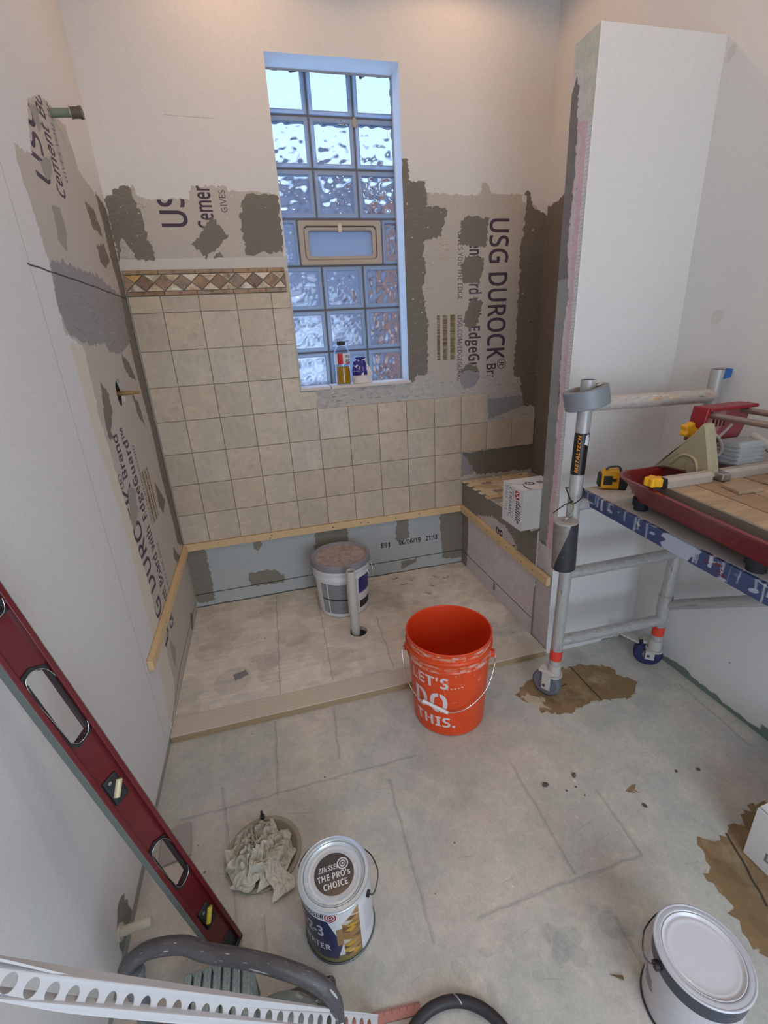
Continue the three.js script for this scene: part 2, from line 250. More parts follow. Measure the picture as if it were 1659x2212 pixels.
// wall tiles, six-inch, each its own piece
const TP = 0.1555, TY = 0.4063, TX = 0.1333, TG = 0.0021;
const tileTex = paint(1024, 1024, [0, 1, 0, 1], (c) => {
  c.fillStyle = 'rgb(202,187,168)'; c.fillRect(0, 0, 1, 1);
  specks(c, 260, [0, 1, 0, 1], ['rgba(186,166,138,.10)', 'rgba(216,206,190,.12)', 'rgba(178,160,140,.10)'], 0.02, 0.07); specks(c, 500, [0, 1, 0, 1], ['rgba(160,140,116,.14)'], 0.003, 0.014);
}, [[9, 9, 0.05, 0.015, 4], [50, 50, 0.05, 0.01, 8], [200, 200, 0.04, 0, 2]]);
const tileMats = [0, 1, 2, 3, 4, 5].map((k) => { const t = tileTex.clone(); t.offset.set(k * 0.17, k * 0.31); return mat([0xffffff, 0xfcf8f4, 0xf8f5f1, 0xfdf9f2, 0xf6f1ec, 0xfbf9f7][k], 0.42, { map: t }); });
const tileGeos = {};
function wallTile(x0, x1, y0, y1, shape) {
  const w = x1 - x0 - TG, h = y1 - y0 - TG, key = shape ? rnd() : w.toFixed(4) + '/' + h.toFixed(4);
  const g = tileGeos[key] ??= slab(shape ?? rectShape(-w / 2, w / 2, -h / 2, h / 2), 0.009, 0.0012);
  const o = part(wallBack, numbered('tile'), g, tileMats[Math.floor(rnd() * 6)]);
  o.position.set((x0 + x1) / 2, (y0 + y1) / 2, 0.001 + rr(0, 0.0012)); o.rotation.set(rr(-1, 1) * 0.003, rr(-1, 1) * 0.003, 0);
}
for (let r = 0; r < 8; r++) {
  const y0 = TY + r * TP, y1 = r === 7 ? 1.562 : y0 + TP;
  for (let k = 0; k <= 12; k++) {
    const x0 = k === 0 ? 0.006 : TX + (k - 1) * TP, x1 = k === 12 ? 1.985 : TX + k * TP;
    const last = [9, 9, 12, 10, 3, 3, 3, 3][r];
    if (k <= last) wallTile(x0, x1, y0, y1);
    else if (k === 4 && r > 4) wallTile(x0, 0.682, y0, y1);
    else if (k === 4 && r === 4) { const a = -(x1 - x0 - TG) / 2, b = -(y1 - y0 - TG) / 2, cx = (x0 + x1) / 2, cy = (y0 + y1) / 2; wallTile(x0, x1, y0, y1, shapeOf([a, b, -a, b, -a, 1.115 - cy, 0.682 - cx, 1.115 - cy, 0.682 - cx, -b, a, -b])); }
  }
}
// the border of stone diamonds between two thin liners
const stoneTex = paint(512, 512, [0, 0.5, 0, 0.5], (c) => { c.fillStyle = 'rgb(255,255,255)'; c.fillRect(0, 0, 1, 1); specks(c, 400, [0, 0.5, 0, 0.5], ['rgba(160,120,90,.22)', 'rgba(255,250,240,.3)', 'rgba(120,90,70,.2)'], 0.003, 0.018); }, [[30, 30, 0.22, 0.06, 3], [120, 120, 0.2, 0.04, 7]]);
const stone = (c) => mat(c, 0.5, { map: stoneTex });
const browns = [stone(0xa48a74), stone(0x94765c), stone(0xa88a68), stone(0x9c8670), stone(0xa8876c), stone(0x8c6c58)], creams = [stone(0xdccab0), stone(0xd6bfa2), stone(0xe0d2bc), stone(0xd2b896)];
const BY0 = 1.581, BY1 = 1.643, bm = (BY0 + BY1) / 2, bh = (BY1 - BY0) / 2, dp = 0.0755;
for (const [ya, yb] of [[1.563, 1.579], [1.645, 1.661]]) for (let x = 0.006; x < 0.668;) { const w = Math.min(rr(0.13, 0.16), 0.674 - x); const o = part(wallBack, numbered('liner_tile'), slab(rectShape(0, w - 0.002, 0, yb - ya), 0.011, 0.0015), browns[Math.floor(rnd() * 6)]); o.position.set(x, ya, 0.001); x += w; }
for (let k = 0; k < 10; k++) {
  const cx = 0.008 + k * dp, e = 0.0014, cut = (x) => Math.min(Math.max(x, 0.006), 0.674);
  if (cx - dp / 2 < 0.67) { const o = part(wallBack, numbered('diamond_tile'), slab(shapeOf([cut(cx - dp / 2 + e), bm, cut(cx), BY0 + e, cut(cx + dp / 2 - e), bm, cut(cx), BY1 - e].concat(cx < 0.03 ? [] : [])), 0.01, 0.001), browns[(k * 5) % 6]); o.position.z = 0.001; }
  for (const s of [0, 1]) { const tx = cx + dp / 2; if (tx - dp / 2 + 0.01 > 0.672) continue; const y = s ? BY1 : BY0, d = s ? -1 : 1, a = cut(tx - dp / 2 + 2 * e), b = cut(tx + dp / 2 - 2 * e), pts = s ? [b, y, a, y, Math.min(tx, b), bm + 2 * e] : [a, y, b, y, Math.min(tx, b), bm - 2 * e];
    const o = part(wallBack, numbered('triangle_tile'), slab(shapeOf(pts), 0.01, 0.001), k === 0 && s ? stone(0xcfa25c) : creams[(k * 3 + s) % 4]); o.position.z = 0.001; }
}

// ---------- glass-block window ----------
const win = struct('window_1', 'tall recessed glass-block window with a small beige vent', 'window');
const BX = [0.659, 0.862, 1.065, 1.268], BYs = [1.095, 1.2905, 1.487, 1.682, 1.878, 2.073, 2.268, 2.463];
const glass = phys(0xeaf4ff, 0.02, { transmission: 1, thickness: 0.012, ior: 1.45 });
const glassRim = phys(0xc2d8f2, 0.35, { transmission: 0.55, thickness: 0, ior: 1.45 });
function wavyPane(w, h, seed, amp) {                                      // a closed pane whose room side is pressed in waves
  const n = 26, g = new THREE.BoxGeometry(w, h, 0.008, n, Math.round(n * h / w), 1), p = g.attributes.position;
  for (let i = 0; i < p.count; i++) {
    const x = p.getX(i), y = p.getY(i), z = p.getZ(i), e = Math.min(w / 2 - Math.abs(x), h / 2 - Math.abs(y)), inn = THREE.MathUtils.smoothstep(e, 0.004, 0.018);
    const a = Math.atan2(y, x) * 6 + seed, r = Math.hypot(x, y);
    const wv = (Math.sin(a + r * 60) * Math.min(1, r * 14) * 0.6 + (vnoise(x * 55 + seed * 9, y * 55 + seed * 5) - 0.5) * 1.6) * amp;
    p.setZ(i, z > 0 ? z + inn * wv : z);
  }
  g.computeVertexNormals(); return g;
}
function rimGeo(w, h, inset, d) { return slab(hole(rectShape(-w / 2, w / 2, -h / 2, h / 2), [[-w / 2 + inset, -h / 2 + inset], [w / 2 - inset, -h / 2 + inset], [w / 2 - inset, h / 2 - inset], [-w / 2 + inset, h / 2 - inset]]), d, 0.003); }
function sideGeo(w, h, t, d) { return join([span(-w / 2, -w / 2 + t, -h / 2, h / 2, -d, 0), span(w / 2 - t, w / 2, -h / 2, h / 2, -d, 0), span(-w / 2, w / 2, -h / 2, -h / 2 + t, -d, 0), span(-w / 2, w / 2, h / 2 - t, h / 2, -d, 0)]); }
function glassBlock(x0, x1, y0, y1, k) {
  const w = x1 - x0 - 0.007, h = y1 - y0 - 0.007, b = new THREE.Group(); b.name = numbered('glass_block'); b.position.set((x0 + x1) / 2, (y0 + y1) / 2, -0.132); win.add(b);
  const inset = Math.min(w, h) > 0.1 ? 0.019 : 0.014;
  part(b, 'rim', rimGeo(w, h, inset, 0.012).translate(0, 0, -0.012), glassRim);
  part(b, 'side_walls', sideGeo(w, h, 0.006, 0.06).translate(0, 0, -0.012), glassRim);
  part(b, 'pane', wavyPane(w - 2 * inset + 0.002, h - 2 * inset + 0.002, k * 1.7 + 0.3, 0.0026).translate(0, 0, -0.010), glass);
  part(b, 'back_pane', wavyPane(w - 0.013, h - 0.013, k * 2.3 + 1.1, 0.0014).translate(0, 0, -0.068), glass);
}
let bk = 0;
for (let r = 0; r < 7; r++) { if (r === 3) { glassBlock(0.659, 0.765, BYs[3], BYs[4], bk++); glassBlock(1.170, 1.268, BYs[3], BYs[4], bk++); } else for (let k = 0; k < 3; k++) glassBlock(BX[k], BX[k + 1], BYs[r], BYs[r + 1], bk++); }
{ // mortar joints
  const mt = mat(0x6f6a6c, 0.95), z0 = -0.2, z1 = -0.137;
  for (const y of BYs) part(win, 'mortar_joint', span(0.655, 1.275, y - 0.004, y + 0.004, z0, z1), mt);
  for (let r = 0; r < 7; r++) for (const x of r === 3 ? [0.659, 0.765, 1.170, 1.268] : BX) part(win, 'mortar_joint', span(x - 0.004, x + 0.004, BYs[r] + 0.004, BYs[r + 1] - 0.004, z0, z1), mt);
  part(win, 'mortar_lump', new THREE.IcosahedronGeometry(0.014, 1).scale(0.8, 1.5, 0.4).translate(1.068, 2.25, -0.13), mat(0xb3a698, 0.95));
}
{ // vent
  const v = new THREE.Group(); v.name = 'vent'; v.position.set(0.9675, 1.779, -0.128); win.add(v);
  const beige = mat(0xb2a494, 0.55), rr4 = (w, h, r) => { const s = new THREE.Shape(); s.moveTo(-w / 2 + r, -h / 2); s.lineTo(w / 2 - r, -h / 2); s.absarc(w / 2 - r, -h / 2 + r, r, -Math.PI / 2, 0); s.lineTo(w / 2, h / 2 - r); s.absarc(w / 2 - r, h / 2 - r, r, 0, Math.PI / 2); s.lineTo(-w / 2 + r, h / 2); s.absarc(-w / 2 + r, h / 2 - r, r, Math.PI / 2, Math.PI); s.lineTo(-w / 2, -h / 2 + r); s.absarc(-w / 2 + r, -h / 2 + r, r, Math.PI, 1.5 * Math.PI); return s; };
  const frame = rr4(0.4, 0.187, 0.008); frame.holes.push(rr4(0.352, 0.142, 0.02)); part(v, 'vent_frame', slab(frame, 0.05, 0.003, 6).translate(0, 0, -0.05), beige);
  const sash = rr4(0.348, 0.138, 0.02); sash.holes.push(rr4(0.308, 0.108, 0.012)); part(v, 'vent_sash', slab(sash, 0.03, 0.003, 6).translate(0, -0.001, -0.036), beige);
  part(v, 'vent_pane', box(0.312, 0.112, 0.004, 0, 0, -0.026), phys(0xc9d6ea, 0.75, { transmission: 0.85, thickness: 0 }));
  part(v, 'latch', rbox(0.02, 0.038, 0.014, 0.005, -0.002, 0.062, -0.004), mat(0xd2c6b4, 0.5));
}
// sill: two marble-like strips bedded on mortar
const sillMat = mat(0xd9cdc6, 0.6);
solo('sill_piece', 'short pinkish stone strip at the left of the window sill', 'sill', slab(shapeOf([0.684, -0.014, 0.834, -0.012, 0.84, 0.128, 0.684, 0.128]), 0.014, 0.002).rotateX(-Math.PI / 2).translate(0, 1.118, 0), sillMat);
solo('sill_piece', 'long pale stone strip under the drink bottle and blue bag', 'sill', slab(shapeOf([0.84, -0.004, 1.1, -0.02, 1.25, -0.016, 1.243, 0.128, 0.842, 0.128]), 0.014, 0.002).rotateX(-Math.PI / 2).translate(0, 1.118, 0), sillMat);

// ---------- left wall ----------
const leftTex = paint(2048, 2048, [-ZF, 0, 0, CEIL], (c) => {
  c.save(); c.scale(-1, 1);                                               // draw with z to the left
  c.fillStyle = PAINT; c.fillRect(-1, 0, ZF + 2, CEIL);
  for (const p of LF_CREAM) ragged(c, p, 'rgb(216,208,192)', 0.006);
  for (const p of LF_BOARD) ragged(c, p, BOARD, 0.006);
  c.restore();
  c.save(); path(c, LF_BOARD[0].map((v, i) => (i % 2 ? v : -v))); c.closePath(); c.clip(); c.beginPath(); c.rect(-0.74, 0, 0.74, 1.36); c.clip(); boardPrint(c, -0.607, 0.256, 1); c.restore();
  c.save(); path(c, LF_BOARD[0].map((v, i) => (i % 2 ? v : -v))); c.closePath(); c.clip(); c.beginPath(); c.rect(-0.9, 1.6, 0.9, 0.5); c.clip(); boardPrint(c, -0.607, 1.79, 1); c.restore();
  c.save(); c.scale(-1, 1);
  for (const p of LF_SMEAR) { ragged(c, p, 'rgb(150,146,146)', 0.008); c.save(); path(c, p); c.closePath(); c.clip(); trowel(c, 130, [-0.05, 0.85, 1.33, 1.62], 'rgba(186,182,180,.35)', 0.07); trowel(c, 90, [-0.05, 0.85, 1.33, 1.5], 'rgba(112,106,100,.4)', 0.08); c.restore(); }
  for (const p of LF_THIN) ragged(c, p, THIN, 0.006, 0.01);
  for (const p of LF_SOFT) ragged(c, p, 'rgb(156,152,144)', 0.006);
  for (const p of LF_DARK) ragged(c, p, 'rgb(128,130,122)', 0.006);
  stroke(c, [0.93, CEIL, 0.93, 1.56, 0.945, 0.84, 0.95, 0], 'rgba(120,112,108,.55)', 0.0022, 0.001);
  stroke(c, [0.945, 1.556, 0.5, 1.559, 0, 1.556], 'rgba(52,48,48,.9)', 0.004, 0.001);
  stroke(c, LF_LOWSEAM[0], 'rgb(50,48,46)', 0.004);
  c.fillStyle = 'rgb(150,152,146)'; c.fillRect(0.9, 0, ZF, 0.028);
  specks(c, 60, [0, 0.3, 0.4, 1.9], ['rgba(214,204,190,.8)'], 0.001, 0.005);
  c.restore();
}, [[3, 3, 0.02, 0.008, 5], [40, 40, 0.008, 0.004, 2], [240, 240, 0.03, 0.004, 31]]);
const wallLeft = struct('wall_left', 'left wall, white paint with bare printed cement board in the shower', 'wall',
  slab(hole(rectShape(-ZF - 0.12, 0, -0.12, CEIL), circlePts(-0.44, 1.205, 0.052)), 0.12).translate(0, 0, -0.12).rotateY(Math.PI / 2), [mat(0xffffff, 0.8, { map: leftTex, bumpMap: leftTex, bumpScale: 0.0004 }), mat(0xcfc8c0, 0.9)]);
part(wallLeft, 'hole_lining', new THREE.CylinderGeometry(0.0515, 0.0515, 0.106, 32, 1, true).rotateZ(Math.PI / 2).translate(-0.066, 1.205, 0.44), mat(0x3a322c, 0.95, { side: THREE.DoubleSide }));
part(wallLeft, 'wall_cavity', join([span(-0.26, -0.25, 1.0, 1.4, 0.3, 0.6), span(-0.25, -0.12, 1.39, 1.4, 0.3, 0.6), span(-0.25, -0.12, 1.0, 1.01, 0.3, 0.6), span(-0.25, -0.12, 1.01, 1.39, 0.3, 0.31), span(-0.25, -0.12, 1.01, 1.39, 0.59, 0.6)]), mat(0x4a4038, 0.95));

// ---------- right wall, front wall with window, ceiling ----------
const plain = (u0, u1, extra) => paint(1024, 1024, [u0, u1, 0, CEIL], (c) => { c.fillStyle = PAINT; c.fillRect(u0, 0, u1 - u0, CEIL); extra?.(c); }, [[2.5, 2.5, 0.02, 0.008, 13], [60, 60, 0.008, 0.003, 4], [200, 200, 0.02, 0, 8]]);
const rightTex = plain(0, ZF, (c) => { ragged(c, [-0.02, 0.5, 0.76, 0.5, 0.76, 1.9, 0.5, 1.88, 0.2, 1.93, -0.02, 1.9], 'rgb(124,113,102)', 0.008, 0.012); trowel(c, 160, [0, 0.7, 0.55, 1.88], 'rgba(100,90,82,.35)', 0.05); ragged(c, RT_BAND[0], 'rgb(112,128,116)', 0.004); c.fillStyle = 'rgb(112,128,116)'; c.fillRect(1.5, 0, 2, 0.045); specks(c, 14, [0.95, 1.7, 0.05, 0.7], ['rgb(60,60,64)'], 0.001, 0.004); specks(c, 10, [0.9, 2, 0.8, 2.4], ['rgba(205,198,192,.7)'], 0.01, 0.05); });
struct('wall_right', 'right wall, white paint with a bare green strip at the floor', 'wall', slab(rectShape(0, ZF + 0.12, -0.12, CEIL), 0.12).translate(0, 0, -0.12).rotateY(-Math.PI / 2).translate(XR, 0, 0), [mat(0xffffff, 0.78, { map: rightTex }), M.paint]);
const WB = { x0: 0.5, x1: 1.6, y0: 0.3, y1: 1.7 };
struct('wall_front', 'white wall behind the camera with a daylight window', 'wall', slab(hole(rectShape(-0.12, XR + 0.12, -0.12, CEIL), [[WB.x0, WB.y0], [WB.x1, WB.y0], [WB.x1, WB.y1], [WB.x0, WB.y1]]), 0.12).translate(0, 0, ZF), M.paint);
const win2 = struct('window_2', 'daylight window in the wall behind the camera', 'window');
part(win2, 'frame', slab(hole(rectShape(WB.x0, WB.x1, WB.y0, WB.y1), [[WB.x0 + 0.04, WB.y0 + 0.04], [WB.x1 - 0.04, WB.y0 + 0.04], [WB.x1 - 0.04, WB.y1 - 0.04], [WB.x0 + 0.04, WB.y1 - 0.04]]), 0.05, 0.003).translate(0, 0, ZF + 0.04), M.white);
part(win2, 'pane', box(WB.x1 - WB.x0 - 0.07, WB.y1 - WB.y0 - 0.07, 0.004, 1.05, 1.0, ZF + 0.06), phys(0xffffff, 0.05, { transmission: 1, thickness: 0 }));
{
  const s = rectShape(-0.12, XR + 0.12, -ZF - 0.12, 0.26); for (const [x, z] of canSpots) hole(s, circlePts(x, -z, 0.068));
  struct('ceiling', 'white plaster ceiling with recessed lamps', 'ceiling', slab(s, 0.1).rotateX(-Math.PI / 2).translate(0, CEIL, 0), M.ceiling);
  const baffle = mat(0xe8e0d4, 0.4), glow = mat(0xfff0dc, 0.5, { emissive: 0xffd8a8, emissiveIntensity: 2 }), glowNeutral = mat(0xfff6ea, 0.5, { emissive: 0xffeed8, emissiveIntensity: 2 });
  canSpots.forEach(([x, z], i) => {
    const o = thing('ceiling_lamp', ['recessed ceiling lamp above the shower, left of the window', 'recessed ceiling lamp above the shower, right of the window', 'recessed ceiling lamp over the middle of the room, left', 'recessed ceiling lamp over the middle of the room, right'][i], 'lamp', [x, CEIL, z], 0, 'recessed ceiling lamps');
    part(o, 'trim_ring', lathe([[0.062, 0.0], [0.085, -0.004], [0.09, 0.0], [0.085, 0.001]], 40), M.white);
    part(o, 'baffle', lathe([[0.066, 0], [0.060, 0.09], [0.058, 0.09], [0.064, 0]], 40), baffle);
    part(o, 'bulb', lathe([[0, -0.012], [0.03, -0.009], [0.052, 0.0], [0.056, 0.012], [0.04, 0.05], [0, 0.06]], 32), i < 2 ? glow : glowNeutral);
    const l = new THREE.SpotLight(i < 2 ? WARM : NEUTRAL, CAN_CD[i], 0, 1.5, 0.2, 2); l.position.set(x, CEIL - 0.014, z); l.target.position.set(x, 0, z); l.castShadow = true; l.shadow.radius = 2.5; l.name = 'ceiling_lamp_light'; scene.add(l, l.target);
  });
}

// ---------- floors ----------
const floorTex = paint(2048, 2048, [0, XR, -ZF, 0], (c) => {
  c.save(); c.scale(1, -1);                                               // draw in x, z
  c.fillStyle = 'rgb(192,188,179)'; c.fillRect(0, 0, XR, ZF);
  specks(c, 260, [0, XR, 0.9, ZF], ['rgba(176,172,160,.16)', 'rgba(204,198,184,.18)', 'rgba(170,172,168,.16)', 'rgba(190,176,168,.2)'], 0.03, 0.16);
  for (const p of FL_SEAM) stroke(c, p, 'rgba(132,134,134,.22)', 0.010, 0.004);
  for (const p of FL_SEAM) stroke(c, p, 'rgba(112,114,114,.22)', 0.003, 0.003);
  for (const p of FL_BARE) { ragged(c, p, 'rgb(140,112,78)', 0.012, 0.014); c.save(); path(c, p); c.closePath(); c.clip(); let sx = p[0], sz = p[1]; specks(c, 260, [sx - 0.4, sx + 0.6, sz - 0.2, sz + 0.4], ['rgba(104,80,52,.22)', 'rgba(164,134,94,.25)', 'rgba(178,168,146,.2)'], 0.006, 0.04); c.restore(); }
  for (const p of FL_DARK) stroke(c, p, 'rgba(52,44,38,.8)', 0.006, 0.002);
  ragged(c, [1.31, 1.1, 1.36, 1.09, 1.4, 1.13, 1.38, 1.18, 1.33, 1.17], 'rgba(196,184,160,.85)', 0.012, 0.012);
  specks(c, 130, [0.05, XR, 0.95, 2.6], ['rgba(222,220,212,.8)', 'rgba(70,64,58,.75)', 'rgba(214,206,190,.7)'], 0.001, 0.004);
  trowel(c, 70, [0.1, XR, 0.95, 2.4], 'rgba(112,108,104,.22)', 0.07); trowel(c, 40, [0.2, 1.2, 1.0, 2.2], 'rgba(168,142,128,.25)', 0.06);
  specks(c, 26, [0.72, 1.25, 1.78, 1.9], ['rgba(128,132,136,.16)'], 0.01, 0.03);
  c.restore();
}, [[4, 4, 0.06, 0.025, 5], [18, 18, 0.07, 0.02, 14], [70, 70, 0.05, 0.01, 2], [300, 300, 0.07, 0, 33]]);
struct('floor', 'dusty primed underlayment floor with bare brown patches', 'floor', slab(rectShape(-0.12, XR + 0.12, -ZF - 0.12, 0.12), 0.12).rotateX(-Math.PI / 2).translate(0, -0.12, 0), [mat(0xffffff, 0.72, { map: floorTex, bumpMap: floorTex, bumpScale: 0.0004 }), mat(0x8f8778, 0.9)]);
const SF = 0.026;                                                          // top of the shower floor
const deckTex = paint(1024, 1024, [0, 1.6, -0.92, 0], (c) => {
  c.save(); c.scale(1, -1); c.fillStyle = 'rgb(222,212,199)'; c.fillRect(0, 0, 1.6, 0.92);
  specks(c, 160, [0, 1.6, 0, 0.92], ['rgba(180,168,150,.2)', 'rgba(208,198,182,.22)', 'rgba(168,162,152,.2)'], 0.02, 0.11);
  for (const p of [[0.42, 0, 0.4, 0.82], [0.64, 0.05, 0.62, 0.8], [0.9, 0.4, 0.88, 0.8]]) stroke(c, p, 'rgba(132,126,120,.35)', 0.006, 0.003);
  for (let i = 0; i < 7; i++) stroke(c, [0.35, 0.5 + i * 0.02, 0.75, 0.5 + i * 0.02], 'rgba(140,136,132,.10)', 0.006, 0.004);
  ragged(c, [0.21, 0.63, 0.26, 0.61, 0.28, 0.65, 0.22, 0.67], 'rgb(140,136,134)', 0.004);
  specks(c, 26, [1.1, 1.5, 0.05, 0.35], ['rgba(226,216,202,.9)'], 0.004, 0.016); specks(c, 50, [0, 1.55, 0, 0.9], ['rgba(226,220,210,.7)', 'rgba(90,84,76,.6)'], 0.001, 0.005);
  c.restore();
}, [[5, 5, 0.07, 0.02, 5], [30, 30, 0.06, 0.02, 14], [8, 140, 0.06, 0.02, 3], [260, 260, 0.06, 0, 33]]);
const deck = struct('shower_floor', 'raised plywood shower floor with a drain hole and wooden edge', 'floor',
  slab(hole(rectShape(0.001, 1.545, -0.814, -0.001), circlePts(0.79, -0.497, 0.043)), SF).rotateX(-Math.PI / 2), mat(0xffffff, 0.8, { map: deckTex, bumpMap: deckTex, bumpScale: 0.0004 }));
const woodTex = (base, dark, seed) => paint(512, 512, [0, 1, 0, 0.2], (c) => { c.fillStyle = base; c.fillRect(0, 0, 1, 1); for (let i = 0; i < 70; i++) { const y = rr(0, 0.2); stroke(c, [0, y, 0.5, y + rr(-0.006, 0.006), 1, y], dark, rr(0.0004, 0.0016), 0.0006); } specks(c, 6, [0, 1, 0, 0.2], ['rgba(110,74,44,.7)'], 0.002, 0.005); }, [[6, 60, 0.08, 0.03, seed], [60, 300, 0.08, 0.02, seed + 3]]);
const woodEdge = woodTex('rgb(204,192,174)', 'rgba(150,130,104,.12)', 2), woodNew = woodTex('rgb(222,192,148)', 'rgba(176,128,76,.2)', 6);
part(deck, 'edge_board', rbox(1.545, SF + 0.002, 0.095, 0.002, 0.774, (SF + 0.002) / 2, 0.8625), mat(0xffffff, 0.75, { map: woodEdge }));
part(deck, 'edge_face', rbox(1.543, SF - 0.002, 0.002, 0.0006, 0.774, SF / 2 - 0.001, 0.9108), mat(0xffffff, 0.8, { map: woodTex('rgb(168,146,112)', 'rgba(110,86,56,.25)', 9) }), 'bare brown plywood edge');
part(deck, 'drain_recess', join([new THREE.CylinderGeometry(0.05, 0.05, 0.004, 24).translate(0.79, 0.002, 0.497)]), mat(0x2a2724, 0.95));
// ---------- wing wall and bench ----------
const wingSide = paint(512, 2048, [0.70, 0.90, 0, 2.14], (c) => {
  c.fillStyle = 'rgb(206,200,196)'; c.fillRect(0.6, 0, 0.4, 2.2);
  ragged(c, [0.82, 0.5, 0.875, 0.5, 0.875, 1.93, 0.82, 1.93], 'rgb(212,180,186)', 0.003, 0.012);
  ragged(c, [0.77, 0.5, 0.835, 0.5, 0.83, 0.9, 0.845, 1.1, 0.83, 1.3, 0.838, 1.5, 0.822, 1.62, 0.83, 1.8, 0.824, 1.9, 0.815, 2.02, 0.80, 2.05, 0.77, 2.0], 'rgb(124,118,112)', 0.005, 0.01); ragged(c, [0.832, 0.9, 0.85, 1.1, 0.838, 1.3, 0.842, 1.5, 0.83, 1.62, 0.836, 1.8, 0.83, 1.9, 0.845, 1.9, 0.85, 1.6, 0.855, 1.2, 0.848, 0.9], 'rgb(206,198,196)', 0.004, 0.012);
  ragged(c, [0.78, 0.5, 0.84, 0.52, 0.85, 0.9, 0.83, 1.3, 0.85, 1.45, 0.83, 1.5, 0.78, 1.5], 'rgb(148,148,142)', 0.006, 0.012);
  for (const p of WG_GRAY) ragged(c, p, 'rgb(196,198,182)', 0.004);
  c.fillStyle = 'rgb(214,212,212)'; c.fillRect(0.876, 0, 0.03, 2.14);      // the flange of the corner bead
  for (let y = 0.02; y < 1.95; y += 0.011) for (let k = 0; k < 3; k++) { c.fillStyle = 'rgba(150,148,150,.75)'; c.beginPath(); c.arc(0.879 + k * 0.006 + (Math.round(y / 0.011) % 2) * 0.0035, y, 0.0016, 0, 7); c.fill(); }
  ragged(c, [0.86, 1.92, 0.9, 1.92, 0.9, 2.14, 0.86, 2.14], 'rgb(202,202,188)', 0.003);
  ragged(c, [0.76, 0.0, 0.9, 0.0, 0.9, 0.36, 0.86, 0.42, 0.76, 0.5], 'rgb(198,190,190)', 0.003);
  specks(c, 24, [0.8, 0.87, 0.5, 1.9], ['rgba(80,60,70,.7)'], 0.001, 0.0025);
}, [[30, 30, 0.05, 0.01, 5], [220, 220, 0.08, 0.01, 3]]);
const wingFront = paint(512, 1024, [1.5, 2.0, 0, 2.14], (c) => { c.fillStyle = PAINT; c.fillRect(1, 0, 1.2, 2.2); ragged(c, WF_BAND[0], 'rgb(128,146,132)', 0.003, 0.01); }, [[60, 60, 0.008, 0.003, 4], [200, 200, 0.02, 0, 8]]);
const WX = 1.553, WZ0 = 0.783, WZ1 = 0.898, WH = 2.136;
const wing = struct('wall_wing', 'white wing wall beside the shower bench, open above', 'wall', slab(rectShape(WX + 0.003, XR, 0, WH), 0.112).translate(0, 0, WZ1 - 0.112), mat(0xffffff, 0.78, { map: wingFront }));
part(wing, 'side_board', slab(rectShape(WZ0, WZ1, 0, WH), 0.003).rotateY(-Math.PI / 2).translate(WX + 0.003, 0, 0), mat(0xffffff, 0.82, { map: wingSide, bumpMap: wingSide, bumpScale: 0.001 }));
part(wing, 'corner_bead', rod([WX + 0.001, 0.001, WZ1], [WX + 0.001, WH, WZ1], 0.0022, 10), mat(0xe4e2e0, 0.6));

const benchTex = paint(1024, 1024, [0, 0.79, 0, 0.56], (c) => {
  c.fillStyle = 'rgb(212,203,203)'; c.fillRect(0, 0, 0.8, 0.6);
  ragged(c, [-0.02, 0.37, 0.1, 0.38, 0.2, 0.40, 0.33, 0.44, 0.45, 0.40, 0.52, 0.38, 0.62, 0.36, 0.8, 0.36, 0.8, 0.6, -0.02, 0.6], 'rgb(132,126,116)', 0.008, 0.01);
  ragged(c, [0.22, 0.41, 0.36, 0.46, 0.52, 0.46, 0.62, 0.41, 0.62, 0.35, 0.4, 0.35, 0.2, 0.36], 'rgb(196,188,186)', 0.008, 0.01);
  ragged(c, [-0.02, 0.0, 0.07, 0.0, 0.085, 0.12, 0.09, 0.3, 0.08, 0.42, -0.02, 0.42], 'rgb(138,130,124)', 0.006, 0.008);
  text(c, 'gu', 0.44, 0.43, 0.085, -Math.PI / 2, INK, 'bold 100px sans-serif'); text(c, 'u', 0.58, 0.40, 0.06, -1.3, INK, 'sans-serif');
  stroke(c, [0, 0.109, 0.79, 0.112], 'rgb(48,44,44)', 0.004); stroke(c, [0.335, 0.1, 0.337, 0.4], 'rgba(214,206,204,.8)', 0.004, 0.001);
  ragged(c, [0.41, 0.05, 0.43, 0.06, 0.43, 0.1, 0.415, 0.1], 'rgb(140,130,120)', 0.004);
}, [[40, 40, 0.05, 0.01, 5], [240, 240, 0.08, 0.01, 3]]);
const bench = thing('shower_bench', 'grey cement-board shower bench in the corner behind the wing wall', 'bench');
part(bench, 'front_panel', slab(rectShape(0.001, 0.782, 0, 0.545), 0.012).rotateY(-Math.PI / 2).translate(1.5575, 0, 0), mat(0xffffff, 0.85, { map: benchTex, bumpMap: benchTex, bumpScale: 0.001 }));
part(bench, 'top_board', span(1.558, XR - 0.001, 0.533, 0.545, 0.002, 0.782), mat(0xa89f90, 0.9));
